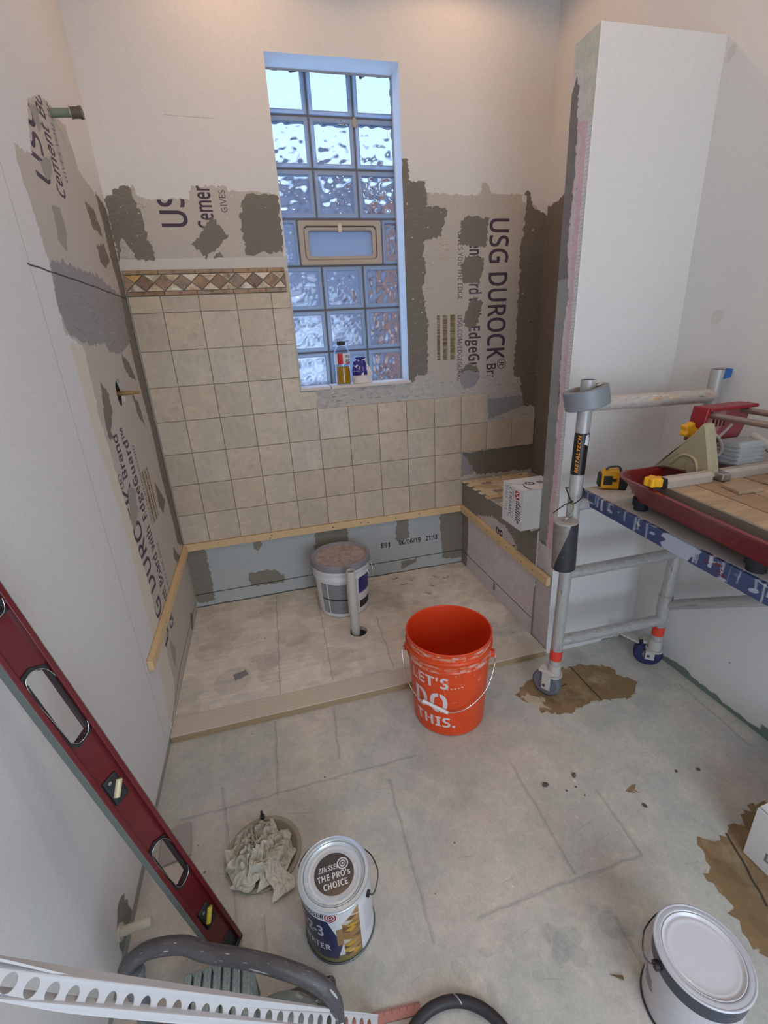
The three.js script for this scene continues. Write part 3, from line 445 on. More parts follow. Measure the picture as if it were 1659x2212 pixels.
{ // thin cut strips of cream tile lying bedded on the bench
  const g = [slab(rectShape(-0.04, 0.04, -0.017, 0.017), 0.007, 0.001).rotateX(-Math.PI / 2), slab(rectShape(-0.03, 0.03, -0.017, 0.017), 0.007, 0.001).rotateX(-Math.PI / 2), slab(rectShape(-0.05, 0.05, -0.017, 0.017), 0.006, 0.001).rotateX(-Math.PI / 2)];
  const ms = [mat(0xdcc4a0, 0.6), mat(0xd2b890, 0.6), mat(0xe4d2b4, 0.6)];
  for (let r = 0; r < 17; r++) for (let x = 1.535 + (r % 2) * 0.022; x < 1.93;) {
    const k = Math.floor(rnd() * 3), w = [0.08, 0.06, 0.1][k]; if (rnd() < 0.86 && x + w < 1.985) { const o = part(bench, numbered('tile_strip'), g[k], ms[Math.floor(rnd() * 3)]); o.position.set(x + w / 2, 0.5455, 0.03 + r * 0.037 + rr(-0.003, 0.003)); o.rotation.y = rr(-0.08, 0.08); } x += w + 0.003;
  }
  for (let i = 0; i < 12; i++) { const o = part(bench, numbered('mortar_crumb'), new THREE.DodecahedronGeometry(rr(0.006, 0.013), 0), mat(0xc2b8a8, 0.95)); o.position.set(rr(1.56, 1.9), 0.556, rr(0.01, 0.05)); o.scale.y = 0.5; }
}
// battens that carry the first row of tiles
const battenMat = mat(0xffffff, 0.7, { map: woodNew });
const batten = (name, label, w) => solo(name, label, 'batten', rbox(w, 0.038, 0.019, 0.0015), battenMat);
const nailHeads = (o, xs) => { for (const [x, y] of xs) part(o, 'nail_hole', new THREE.CylinderGeometry(0.0032, 0.0032, 0.001, 8).rotateX(Math.PI / 2).translate(x, y, 0.0097), mat(0x5a3c28, 0.9)); };
{ const o = batten('wooden_batten', 'pine batten running level under the bottom row of wall tiles', 1.543); o.position.set(0.7735, 0.387, 0.0105); nailHeads(o, [[-0.33, 0.004], [-0.34, -0.01], [0.0, 0.0], [0.16, 0.002], [0.2, -0.004], [0.5, 0.003], [-0.6, 0.006], [0.36, -0.002]]); }
{ const o = batten('wooden_batten', 'pine batten fixed along the bare left shower wall', 0.905); o.rotation.set(0, Math.PI / 2, 0); o.position.set(0.0105, 0.37, 0.474); o.rotation.order = 'YXZ'; o.rotation.z = 0.028; nailHeads(o, [[-0.2, 0.002], [0.22, -0.003]]); }
{ const o = batten('wooden_batten', 'pine batten fixed along the bench front beside the tile box', 0.876); o.rotation.order = 'YXZ'; o.rotation.y = -Math.PI / 2; o.position.set(1.535, 0.376, 0.46); o.rotation.z = -0.028; nailHeads(o, [[-0.3, 0.0], [-0.1, 0.004], [0.02, -0.004], [0.1, 0.003], [0.24, -0.003], [0.33, 0.0]]); }

// pipe stub, valve stem, white stub, drain pipe
{ const o = thing('shower_arm_stub', 'short green-grey pipe stub high on the left wall', 'pipe', [0, 2.032, 0.438]); o.rotation.z = 0.05;
  part(o, 'pipe', rod([0.0005, 0, 0], [0.062, 0, 0], 0.0115, 20), mat(0x7c8672, 0.55)); part(o, 'coupling', join([rod([0.058, 0, 0], [0.082, 0, 0], 0.0155, 8), rod([0.080, 0, 0], [0.088, 0, 0], 0.0165, 20)]), mat(0x6b5f58, 0.5, { metalness: 0.4 })); part(o, 'washer', rod([0.055, 0, 0], [0.0585, 0, 0], 0.017, 20), M.steel); }
{ const o = thing('shower_valve', 'brass valve stem sticking out of the round wall hole', 'valve', [-0.06, 1.205, 0.44]);
  part(o, 'body', join([rod([-0.05, 0, 0], [0.02, 0, 0], 0.03, 20), rod([0.02, 0, 0], [0.045, 0, 0], 0.019, 6)]), M.brass); part(o, 'stem', join([rod([0.045, 0, 0], [0.10, 0, 0], 0.008, 14), rod([0.10, 0, 0], [0.125, 0, 0], 0.0055, 10)]), M.brass); }
{ const o = thing('wall_pipe_stub', 'white plastic pipe stub low on the left wall behind the level', 'pipe', [0, 0.079, 1.547]); o.rotation.z = 0.02;
  part(o, 'pipe', rod([0.0005, 0, 0], [0.072, 0.004, 0], 0.0105, 20), mat(0xcfc6b2, 0.5)); part(o, 'escutcheon', rod([0.0005, 0, 0], [0.006, 0, 0], 0.018, 20), mat(0xc8c0b0, 0.6)); }
{ const o = solo('drain_pipe', 'upright grey-white plastic pipe standing in the shower drain hole', 'pipe', lathe([[0.0185, 0], [0.021, 0], [0.021, 0.345], [0.0205, 0.347], [0.0185, 0.347], [0.018, 0.345], [0.018, 0.002]], 32), mat(0xcac6c0, 0.4)); o.position.set(0.779, 0.0045, 0.487); }

// ---------- tile carton on the bench ----------
{
  const W = 0.185, H = 0.178, D = 0.165, o = thing('tile_carton', 'white tile carton standing on the bench against the wing wall', 'box', [1.468 + W / 2, 0.5535, 0.782 - D / 2 - 0.004]);
  const side = paint(512, 512, [0, D, 0, H], (c) => {
    c.fillStyle = 'rgb(222,221,222)'; c.fillRect(0, 0, 1, 1);
    text(c, 'daltile', 0.112, H - 0.052, 0.052, -Math.PI / 2, 'rgb(44,42,46)', 'italic bold 100px serif', 0.10);
    c.save(); c.fillStyle = 'rgb(176,38,52)'; c.fillRect(0.104, H - 0.049, 0.032, 0.036); stroke(c, [0.108, H - 0.046, 0.131, H - 0.036, 0.109, H - 0.028, 0.131, H - 0.017], 'rgb(236,232,232)', 0.005); c.restore();
    text(c, 'CERAMIC', 0.055, H - 0.010, 0.032, -Math.PI / 2, 'rgb(44,42,46)', 'sans-serif', 0.132); text(c, 'WALL TILE', 0.024, H - 0.010, 0.028, -Math.PI / 2, 'rgb(120,118,120)', 'sans-serif', 0.118);
    stroke(c, [0.09, H - 0.010, 0.09, 0.035], 'rgb(70,68,72)', 0.0022);
  }, [[200, 200, 0.04, 0, 3]]);
  const top = paint(512, 512, [0, W, 0, D], (c) => {
    c.fillStyle = 'rgb(222,220,220)'; c.fillRect(0, 0, 1, 1); stroke(c, [0.0, 0.12, 0.045, 0.083, 0.075, 0.1, 0.07, 0.12], 'rgb(60,52,54)', 0.003, 0.0015); stroke(c, [0.045, 0.083, 0.04, 0.03, 0.06, 0.0], 'rgb(70,60,60)', 0.003, 0.001);
    c.lineWidth = 0.007; c.strokeStyle = 'rgb(60,58,60)'; c.beginPath(); c.arc(0.08, 0.085, 0.017, 0, 7); c.stroke(); text(c, 'E', 0.08, 0.078, 0.022, 0, 'rgb(60,58,60)', 'bold 100px sans-serif', 0, 'center');
    c.fillStyle = 'rgb(70,68,72)'; c.fillRect(0.118, 0.07, 0.026, 0.03); c.fillStyle = 'rgb(160,158,160)'; c.fillRect(0.123, 0.075, 0.016, 0.02);
  });
  const plainCard = mat(0xdedddc, 0.75), cs = mat(0xffffff, 0.75, { map: side }), ct = mat(0xffffff, 0.75, { map: top });
  part(o, 'body', rbox(W - 0.002, H - 0.002, D - 0.002, 0.003, 0, H / 2, 0), plainCard);
  part(o, 'printed_side', new THREE.ShapeGeometry(rectShape(0, D, 0, H)).translate(-D / 2, 0, 0).rotateY(-Math.PI / 2).translate(-W / 2 + 0.0002, 0, 0), cs);
  part(o, 'top_flap', new THREE.ShapeGeometry(rectShape(0, W, 0, D)).translate(-W / 2, -D / 2, 0).rotateX(-Math.PI / 2).translate(0, H - 0.0002, 0), ct);
  part(o, 'torn_edge', tube([[-W / 2 + 0.045, H, D / 2 - 0.012], [-W / 2 + 0.035, H + 0.002, D / 2 - 0.03], [-W / 2 + 0.04, H + 0.004, D / 2 - 0.07]], 0.0015, 20, 5), mat(0x5b4f4c, 0.9));
  const s = solo('blue_tape_strip', 'small strip of blue tape on the bench behind the white carton', 'tape', slab(shapeOf([0, 0, 0.09, 0.004, 0.086, 0.03, 0.004, 0.026]), 0.003, 0.0005).rotateX(-Math.PI / 2), mat(0x3f74b4, 0.6)); s.position.set(1.68, 0.554, 0.585); s.rotation.y = 0.5;
  const t = solo('tile_shard', 'broken cream tile shard poking out under the white carton', 'tile', slab(shapeOf([0, 0, 0.05, 0.006, 0.045, 0.03, 0.01, 0.034]), 0.006, 0.001).rotateX(-Math.PI / 2), mat(0xd9cdb8, 0.5)); t.position.set(1.515, 0.546, 0.775); 
}

// ---------- bottle and bag on the sill ----------
{
  const o = thing('drink_bottle', 'half-full bottle of yellow drink with black cap on the window sill', 'bottle', [0.912, 1.1325, -0.052]);
  const prof = [[0.0, 0.0], [0.034, 0.0], [0.038, 0.004], [0.0385, 0.012], [0.037, 0.016], [0.039, 0.02], [0.0375, 0.026], [0.0385, 0.032], [0.0365, 0.07], [0.0355, 0.095], [0.039, 0.105], [0.039, 0.148], [0.036, 0.158], [0.026, 0.178], [0.0185, 0.184], [0.0185, 0.188]];
  const clear = phys(0xeaeef2, 0.08, { transmission: 1, thickness: 0, ior: 1.4 });
  part(o, 'bottle_body', lathe(prof, 48), clear);
  part(o, 'drink', lathe([[0, 0.002], [0.033, 0.002], [0.0365, 0.006], [0.0365, 0.03], [0.035, 0.07], [0.0342, 0.088], [0, 0.088]], 40), phys(0xe0a800, 0.1, { transmission: 0.35, thickness: 0 }));
  const lab = paint(1024, 256, [0, 1, 0, 1], (c) => {
    c.fillStyle = 'rgb(226,222,222)'; c.fillRect(0, 0, 1, 1); c.fillStyle = 'rgb(196,40,48)'; c.fillRect(0.0, 0, 0.115, 1); 
    text(c, 'POWER', 0.165, 0.56, 0.40, 0, 'rgb(28,26,30)', 'bold 100px sans-serif', 0.26); text(c, 'ADE', 0.165, 0.16, 0.40, 0, 'rgb(28,26,30)', 'bold 100px sans-serif', 0.165); c.fillStyle = 'rgb(196,40,48)'; c.fillRect(0.17, 0.02, 0.2, 0.1);
  });
  const lg = new THREE.CylinderGeometry(0.0394, 0.0394, 0.05, 48, 1, true, -0.78, Math.PI * 2).translate(0, 0.124, 0); part(o, 'label', lg, mat(0xffffff, 0.5, { map: lab }), 'red and white wrap label');
  part(o, 'cap', join([lathe([[0, 0.206], [0.018, 0.206], [0.0195, 0.204], [0.0195, 0.187], [0.0, 0.187]], 32), ...Array.from({ length: 24 }, (_, k) => box(0.002, 0.016, 0.002, 0.0195 * Math.cos(k * Math.PI / 12), 0.196, 0.0195 * Math.sin(k * Math.PI / 12)))]), mat(0x16161a, 0.5));
}
{
  const o = thing('grout_bag', 'small crumpled blue and white bag beside the drink bottle', 'bag', [1.010, 1.1325, -0.05]);
  const g = new THREE.CylinderGeometry(0.045, 0.048, 0.1, 48, 24), p = g.attributes.position;
  for (let i = 0; i < p.count; i++) { let x = p.getX(i), y = p.getY(i) + 0.05, z = p.getZ(i); const t = y / 0.1, a = Math.atan2(z, x), sq = 1 - 0.62 * t * t; x *= 1.06 - 0.35 * Math.max(0, t - 0.55) - 0.10 * t; z *= 0.7 * sq; const n = (fbm(a * 2 + 5, y * 40, 3) - 0.5) * 0.02 * Math.min(1, t * 3 + 0.2); x += Math.cos(a) * n; z += Math.sin(a) * n; y += (fbm(x * 60 + 3, z * 60, 2) - 0.5) * 0.02 * t + (x < 0.02 ? 0.012 * t : -0.012 * t); p.setXYZ(i, x, Math.max(0, y), z); }
  g.computeVertexNormals();
  const t = paint(512, 256, [0, 1, 0, 1], (c) => { c.fillStyle = 'rgb(224,216,208)'; c.fillRect(0, 0, 1, 1); ragged(c, [0.72, 0.34, 0.96, 0.34, 1.0, 0.5, 1.0, 1, 0.68, 1, 0.7, 0.6], 'rgb(44,40,128)', 0.01, 0.03); ragged(c, [0.0, 0.34, 0.06, 0.34, 0.08, 0.9, 0.0, 1], 'rgb(44,40,128)', 0.01, 0.03); c.fillStyle = 'rgb(206,190,120)'; c.fillRect(0.93, 0.62, 0.02, 0.16); stroke(c, [0.72, 0.55, 0.95, 0.5], 'rgba(220,216,226,.8)', 0.015, 0.01); stroke(c, [0.8, 0.8, 0.86, 0.72, 0.9, 0.82], 'rgba(230,226,232,.9)', 0.03, 0.01); }, [[40, 40, 0.1, 0, 3]]);
  part(o, 'bag_body', g, mat(0xffffff, 0.55, { map: t, side: THREE.DoubleSide }));
  part(o, 'gathered_top', (() => { const q = new THREE.ConeGeometry(0.022, 0.034, 14, 6, true), pp = q.attributes.position; for (let i = 0; i < pp.count; i++) { const a = Math.atan2(pp.getZ(i), pp.getX(i)), f = 1 + 0.35 * Math.sin(a * 5); pp.setXYZ(i, pp.getX(i) * f, -pp.getY(i), pp.getZ(i) * f * 0.6); } q.computeVertexNormals(); return q.translate(-0.006, 0.108, 0); })(), mat(0x2c2a86, 0.5, { side: THREE.DoubleSide }));
}
// ---------- buckets and cans ----------
function heightUV(g, h) { const p = g.attributes.position, u = g.attributes.uv; for (let i = 0; i < p.count; i++) u.setY(i, p.getY(i) / h); return g; }
const deg = Math.PI / 180, uAt = (d) => (((d % 360) + 360) % 360) / 360;
{
  const o = thing('orange_bucket', 'open orange plastic bucket with white stencilled lettering and plaster drips', 'bucket', [1.023, 0.001, 1.067]), H = 0.368;
  const t = paint(2048, 1024, [0, 1, 0, 1], (c) => {
    c.fillStyle = 'rgb(226,74,26)'; c.fillRect(0, 0, 1, 1);
    const W = 'rgb(226,212,214)', put = (s, u, v, size, wide) => { c.save(); c.translate(u, v); c.scale(1, 1); text(c, s, 0, 0, size, 0, W, 'bold 100px sans-serif', wide); c.restore(); };
    put("LET'S", 0.765, 0.60, 0.17, 0.175); put('DO', 0.775, 0.30, 0.32, 0.165); put('THIS.', 0.78, 0.115, 0.17, 0.19);
    c.fillStyle = 'rgb(226,74,26)'; for (const [x, y, w, h] of [[0.777, 0.6, 0.003, 0.13], [0.815, 0.6, 0.003, 0.14], [0.848, 0.6, 0.003, 0.06], [0.9, 0.66, 0.04, 0.012], [0.806, 0.29, 0.004, 0.26], [0.897, 0.29, 0.006, 0.26], [0.80, 0.11, 0.003, 0.07], [0.838, 0.165, 0.02, 0.012], [0.905, 0.155, 0.03, 0.012]]) c.fillRect(x, y, w, h);
    for (let i = 0; i < 70; i++) { const u = rr(0, 1), v = rr(0.05, 0.7); stroke(c, [u, v, u + rr(-0.002, 0.002), v - rr(0.03, 0.28)], 'rgba(232,200,186,' + rr(0.15, 0.6) + ')', rr(0.0008, 0.0025), 0.0006); }
    specks(c, 160, [0, 1, 0.62, 0.78], ['rgba(226,214,210,.7)', 'rgba(226,180,160,.6)'], 0.001, 0.005); specks(c, 120, [0, 1, 0, 0.7], ['rgba(232,220,214,.75)'], 0.0006, 0.003);
    for (let i = 0; i < 500; i++) { const u = rr(0, 1), v = [0.79, 0.82, 0.93, 0.95][i % 4] + rr(-0.02, 0.02); c.fillStyle = 'rgba(214,196,192,' + rr(0.2, 0.6) + ')'; c.fillRect(u, v, rr(0.005, 0.04), rr(0.006, 0.02)); }
    for (let i = 0; i < 5; i++) { c.fillStyle = 'rgba(226,206,200,.8)'; c.beginPath(); c.ellipse(0.935 + i * 0.014, 0.6 + i * 0.004, 0.004, 0.008, 0.4, 0, 7); c.fill(); }
  }, [[20, 8, 0.05, 0.01, 3]]);
  part(o, 'bucket_shell', heightUV(lathe([[0.0, 0], [0.126, 0], [0.130, 0.004], [0.1455, 0.286], [0.152, 0.289], [0.1525, 0.294], [0.1468, 0.297], [0.148, 0.322], [0.1545, 0.325], [0.155, 0.330], [0.1485, 0.333], [0.1495, 0.358]], 96), H), phys(0xffffff, 0.4, { map: t }));
  part(o, 'bucket_lining', lathe([[0.1495, 0.358], [0.1525, 0.362], [0.153, 0.367], [0.150, 0.369], [0.1465, 0.366], [0.1445, 0.33], [0.141, 0.28], [0.1262, 0.006], [0, 0.006]], 96), phys(0xe0441a, 0.42));
  part(o, 'dried_residue', (() => { const g = new THREE.CircleGeometry(0.122, 48).rotateX(-Math.PI / 2).translate(0, 0.0085, 0); return g; })(), mat(0xb59a96, 0.9));
  const pt = (d, r, y) => { const a = (-22 + d) * deg; return [r * Math.sin(a), y, r * Math.cos(a)]; };
  const bail = part(o, 'bail', join([tube([pt(-92, 0.156, 0.290), pt(-92, 0.168, 0.275), pt(-84, 0.166, 0.23), pt(-66, 0.158, 0.178), pt(-46, 0.153, 0.152), pt(-34, 0.151, 0.147)], 0.0021, 40, 8), tube([pt(-2, 0.15, 0.128), pt(12, 0.152, 0.133), pt(28, 0.155, 0.150), pt(50, 0.158, 0.18), pt(62, 0.162, 0.21), pt(76, 0.166, 0.262), pt(82, 0.164, 0.275), pt(84, 0.156, 0.277)], 0.0021, 50, 8)]), M.chrome, 'thin wire bail');
  part(bail, 'grip', rod(pt(-36, 0.152, 0.149), pt(-1, 0.1515, 0.128), 0.0062, 16), mat(0xe4dedd, 0.4), 'white plastic grip');
  for (const d of [-91, 83]) part(o, 'ear', rbox(0.02, 0.026, 0.02, 0.004).rotateY((-22 + d) * deg).translate(...pt(d, 0.152, 0.283)), phys(0xe0441a, 0.42));
}
{
  const o = thing('joint_compound_pail', 'white lidded joint compound pail behind the drain pipe', 'pail', [0.77, SF + 0.001, 0.235]), H = 0.275;
  const t = paint(2048, 512, [0, 1, 0, 1], (c) => {
    c.fillStyle = 'rgb(226,226,228)'; c.fillRect(0, 0, 1, 1);
    const gp = (d0, d1, v0, v1, col) => { const a = uAt(d0), b = uAt(d1); c.fillStyle = col; if (b >= a) c.fillRect(a, v0, b - a, v1 - v0); else { c.fillRect(a, v0, 1 - a, v1 - v0); c.fillRect(0, v0, b, v1 - v0); } };
    gp(-60, -44, 0.08, 0.7, 'rgb(138,138,142)'); gp(-41, 0, 0.08, 0.7, 'rgb(128,128,134)'); gp(27, 70, 0.42, 0.78, 'rgb(40,38,124)'); gp(29, 72, 0.12, 0.27, 'rgb(30,28,32)');
    c.fillStyle = 'rgb(226,226,228)'; for (let k = 0; k < 14; k++) { const a = uAt(27) + k * 0.0085; c.beginPath(); c.moveTo(a, 0.415); c.lineTo(a + 0.004, 0.45); c.lineTo(a + 0.0085, 0.415); c.fill(); }
    for (let k = 0; k < 26; k++) { const v = 0.1 + k * 0.023; gp(-59, -47 + rr(-3, 2), v, v + 0.008, 'rgba(206,206,210,.6)'); gp(-39, -6 - rr(0, 14), v, v + 0.008, 'rgba(190,190,196,.5)'); }
    gp(-60, 0, 0.36, 0.385, 'rgb(40,40,46)');
  }, [[200, 60, 0.04, 0, 3]]);
  part(o, 'pail_body', heightUV(lathe([[0, 0], [0.124, 0], [0.128, 0.004], [0.1385, 0.205], [0.146, 0.208], [0.146, 0.222], [0.14, 0.226], [0.1405, 0.243], [0.1475, 0.246], [0.148, 0.262], [0.143, 0.266], [0.143, 0.272]], 80), H), phys(0xffffff, 0.4, { map: t }));
  const lidTex = paint(512, 512, [0, 1, 0, 1], (c) => { c.fillStyle = 'rgb(168,152,146)'; c.fillRect(0, 0, 1, 1); specks(c, 200, [0, 1, 0, 1], ['rgba(186,172,164,.3)', 'rgba(140,124,122,.25)', 'rgba(200,188,178,.25)'], 0.01, 0.07); }, [[20, 20, 0.12, 0.02, 3], [120, 120, 0.1, 0, 5]]);
  const lid = part(o, 'lid', lathe([[0, 0.287], [0.128, 0.287], [0.133, 0.289], [0.136, 0.298], [0.146, 0.300], [0.152, 0.296], [0.153, 0.268], [0.150, 0.264], [0.146, 0.268]], 80), mat(0x8d8a90, 0.6), 'grey lid with a dusty recessed top');
  part(lid, 'dust_layer', new THREE.CircleGeometry(0.1285, 64).rotateX(-Math.PI / 2).translate(0, 0.2876, 0), mat(0xffffff, 0.95, { map: lidTex }));
  part(o, 'bail', tube([[0.118, 0.23, 0.09], [0.125, 0.2, 0.10], [0.13, 0.165, 0.095], [0.155, 0.145, 0.05], [0.165, 0.15, 0.01], [0.164, 0.2, -0.02], [0.15, 0.236, -0.03]], 0.0018, 50, 8), M.chrome);
}
function paintCan(name, label, pos, o2) {
  const o = thing(name, label, 'paint can', pos), H = 0.19, R = 0.0825;
  part(o, 'can_body', heightUV(lathe([[R - 0.002, 0.004], [R, 0.006], [R, 0.182], [R - 0.002, 0.184]], 80), H), phys(0xffffff, 0.42, { map: o2.body, clearcoat: 0.3 }));
  part(o, 'bottom_rim', ring(R + 0.0008, 0.0024, 72).translate(0, 0.0026, 0), o2.rimBottom);
  part(o, 'top_rim', join([ring(R + 0.0006, 0.0026, 72).translate(0, 0.1855, 0), lathe([[R - 0.001, 0.187], [R - 0.008, 0.1885], [R - 0.011, 0.187], [R - 0.0115, 0.183]], 80)]), o2.rimTop);
  part(o, 'lid', lathe([[0, 0.1815], [0.05, 0.1815], [0.058, 0.182], [0.0605, 0.1835], [0.063, 0.1815], [0.066, 0.1815], [0.0685, 0.1865], [0.0705, 0.187], [0.0712, 0.183]], 80), o2.lid);
  return o;
}
{
  const t = paint(2048, 512, [0, 1, 0, 1], (c) => {
    c.fillStyle = 'rgb(214,212,214)'; c.fillRect(0, 0, 1, 1);
    const U = (d) => uAt(d);
    c.fillStyle = 'rgb(120,112,64)'; c.fillRect(U(-100), 0, 1 - U(-100), 0.16); c.fillRect(0, 0, U(30), 0.12);
    c.fillStyle = 'rgb(42,48,84)'; path(c, [U(-95), 0.14, U(-12), 0.10, U(-2) , 0.36, U(-22), 0.82, U(-95), 0.86]); c.fill();
    // wood sample picture
    c.save(); path(c, [0, 0.74, 0, 0.08, U(30), 0.08, U(30), 0.92]); c.clip(); c.fillStyle = 'rgb(150,112,62)'; c.fillRect(0, 0, U(32), 1); for (let k = 0; k < 26; k++) { const a = rr(0, 0.08), b = rr(0.1, 0.85); c.save(); c.translate(a, b); c.rotate(0.5); c.fillStyle = ['rgb(196,186,168)', 'rgb(200,150,40)', 'rgb(112,78,44)', 'rgb(168,128,76)', 'rgb(96,70,44)'][k % 5]; c.fillRect(0, 0, 0.04, 0.07); c.restore(); } c.restore();
    c.save(); path(c, [U(-10), 0.1, 1, 0.1, 1, 0.7, U(-20), 0.75]); c.clip(); c.fillStyle = 'rgb(150,120,80)'; c.fillRect(U(-10), 0.36, 0.04, 0.3); c.restore();
    text(c, 'ZINSSER', U(-72), 0.86, 0.11, 0, 'rgb(26,24,28)', 'italic bold 100px sans-serif', 0.125);
    for (const [r, col] of [[0.026, 'rgb(150,34,48)'], [0.020, 'rgb(224,214,214)'], [0.015, 'rgb(150,34,48)'], [0.009, 'rgb(224,214,214)'], [0.005, 'rgb(60,20,26)']]) { c.fillStyle = col; c.beginPath(); c.ellipse(U(-16), 0.89, r, r * 2.9, 0, 0, 7); c.fill(); }
    text(c, '1-2-3', U(-80), 0.52, 0.26, 0, 'rgb(196,198,208)', 'bold 100px sans-serif', 0.14); text(c, 'WATER', U(-74), 0.27, 0.15, 0, 'rgb(206,208,214)', 'bold 100px sans-serif', 0.145);
    for (let k = 0; k < 12; k++) { c.fillStyle = 'rgba(110,112,130,.55)'; c.fillRect(U(40), 0.25 + k * 0.045, rr(0.08, 0.13), 0.014); }
  });
  const silver = mat(0xc6d0d6, 0.3, { metalness: 0.5 }), lidM = mat(0xd2dade, 0.34, { metalness: 0.35 });
  const o = paintCan('paint_can', 'closed paint can with black round lid sticker and pictured label', [0.505, 0.0005, 1.63], { body: t, rimBottom: mat(0x6a7076, 0.4, { metalness: 0.7 }), rimTop: silver, lid: lidM });
  const st = paint(1024, 1024, [-0.05, 0.05, -0.05, 0.05], (c) => {
    c.fillStyle = 'rgb(46,46,50)'; c.fillRect(-0.05, -0.05, 0.1, 0.1);
    text(c, 'ZINSSER', -0.036, 0.008, 0.0165, 0.02, 'rgb(206,208,212)', 'italic bold 100px sans-serif', 0.05);
    for (const [r, col] of [[0.0135, 'rgb(214,216,220)'], [0.0105, 'rgb(46,46,50)'], [0.0078, 'rgb(214,216,220)'], [0.005, 'rgb(46,46,50)'], [0.0026, 'rgb(214,216,220)']]) { c.fillStyle = col; c.beginPath(); c.arc(0.023, 0.017, r, 0, 7); c.fill(); }
    text(c, "THE PRO's", -0.040, -0.012, 0.019, 0.02, 'rgb(214,216,220)', 'bold 100px sans-serif', 0.078); text(c, 'CHOICE', -0.029, -0.031, 0.019, 0.02, 'rgb(214,216,220)', 'bold 100px sans-serif', 0.058);
  });
  const lid = o.children.find((q) => q.name === 'lid');
  part(lid, 'sticker', new THREE.ShapeGeometry(new THREE.Shape(circlePts(0, 0, 0.0465, 64).map((p) => new THREE.Vector2(...p)))).rotateX(-Math.PI / 2).translate(0, 0.1818, 0), phys(0xffffff, 0.18, { map: st, clearcoat: 0.6, clearcoatRoughness: 0.1 }), 'black round sticker with white lettering');
  const ringTex = paint(512, 512, [-0.07, 0.07, -0.07, 0.07], (c) => { c.fillStyle = 'rgb(206,212,216)'; c.fillRect(-0.1, -0.1, 0.2, 0.2); c.strokeStyle = 'rgba(150,156,162,.8)'; for (let k = 0; k < 4; k++) { c.lineWidth = 0.0012; c.setLineDash([0.0014, 0.001]); c.beginPath(); c.arc(0, 0, 0.046 + k * 0.0028, 0.2 + (k % 2) * 0.1, 6); c.stroke(); } });
  part(lid, 'lid_print', slab(hole(new THREE.Shape(circlePts(0, 0, 0.0565, 64).map((p) => new THREE.Vector2(...p))), circlePts(0, 0, 0.047, 64)), 0.0002).rotateX(-Math.PI / 2).translate(0, 0.1816, 0), mat(0xffffff, 0.35, { map: ringTex, metalness: 0.3 }));
  const ear = (s) => rod([s * 0.08, 0.158, 0.006], [s * 0.088, 0.158, 0.006], 0.0075, 16);
  part(o, 'ear', ear(1).rotateY(-0.55), mat(0x3a3634, 0.5, { metalness: 0.5 })); part(o, 'ear', ear(-1).rotateY(-0.55), mat(0x3a3634, 0.5, { metalness: 0.5 }));
  part(o, 'bail', tube([[0.087, 0.158, 0.006], [0.094, 0.152, 0.002], [0.1, 0.165, -0.01], [0.098, 0.18, -0.03], [0.085, 0.176, -0.05], [0.06, 0.165, -0.075], [0.0, 0.15, -0.093], [-0.06, 0.16, -0.075], [-0.09, 0.17, -0.03], [-0.094, 0.16, 0], [-0.087, 0.158, 0.006]], 0.0016, 80, 7).rotateY(-0.55), M.darkSteel);
}
{
  const t = paint(1024, 256, [0, 1, 0, 1], (c) => { c.fillStyle = 'rgb(196,192,196)'; c.fillRect(0, 0, 1, 1); c.fillStyle = 'rgb(44,52,66)'; c.fillRect(0, 0.76, 1, 0.24); specks(c, 8, [0.5, 1, 0.8, 0.98], ['rgba(160,166,176,.8)'], 0.002, 0.008); ragged(c, [0.62, 0.5, 0.7, 0.46, 0.72, 0.3, 0.66, 0.28], 'rgb(120,116,124)', 0.01); }, [[60, 30, 0.04, 0, 2]]);
  const o = paintCan('paint_can', 'paint can with plain white lid and navy top band', [1.18, 0.0005, 1.985], { body: t, rimBottom: mat(0x3a3c44, 0.45, { metalness: 0.5 }), rimTop: mat(0xc6c6cc, 0.35, { metalness: 0.15 }), lid: phys(0xd8d6da, 0.25, { clearcoat: 0.5 }) });
  part(o, 'ear', rod([-0.08, 0.155, -0.02], [-0.088, 0.155, -0.022], 0.009, 16), mat(0x32282a, 0.5)); part(o, 'ear', rod([0.08, 0.155, 0.02], [0.088, 0.155, 0.022], 0.009, 16), mat(0x32282a, 0.5));
  part(o, 'bail', tube([[-0.088, 0.155, -0.022], [-0.097, 0.158, -0.03], [-0.1, 0.172, -0.04], [-0.088, 0.178, -0.055], [-0.06, 0.165, -0.075], [0.01, 0.15, -0.094], [0.07, 0.16, -0.06], [0.092, 0.16, 0.0], [0.088, 0.155, 0.022]], 0.0015, 70, 7), M.darkSteel);
}

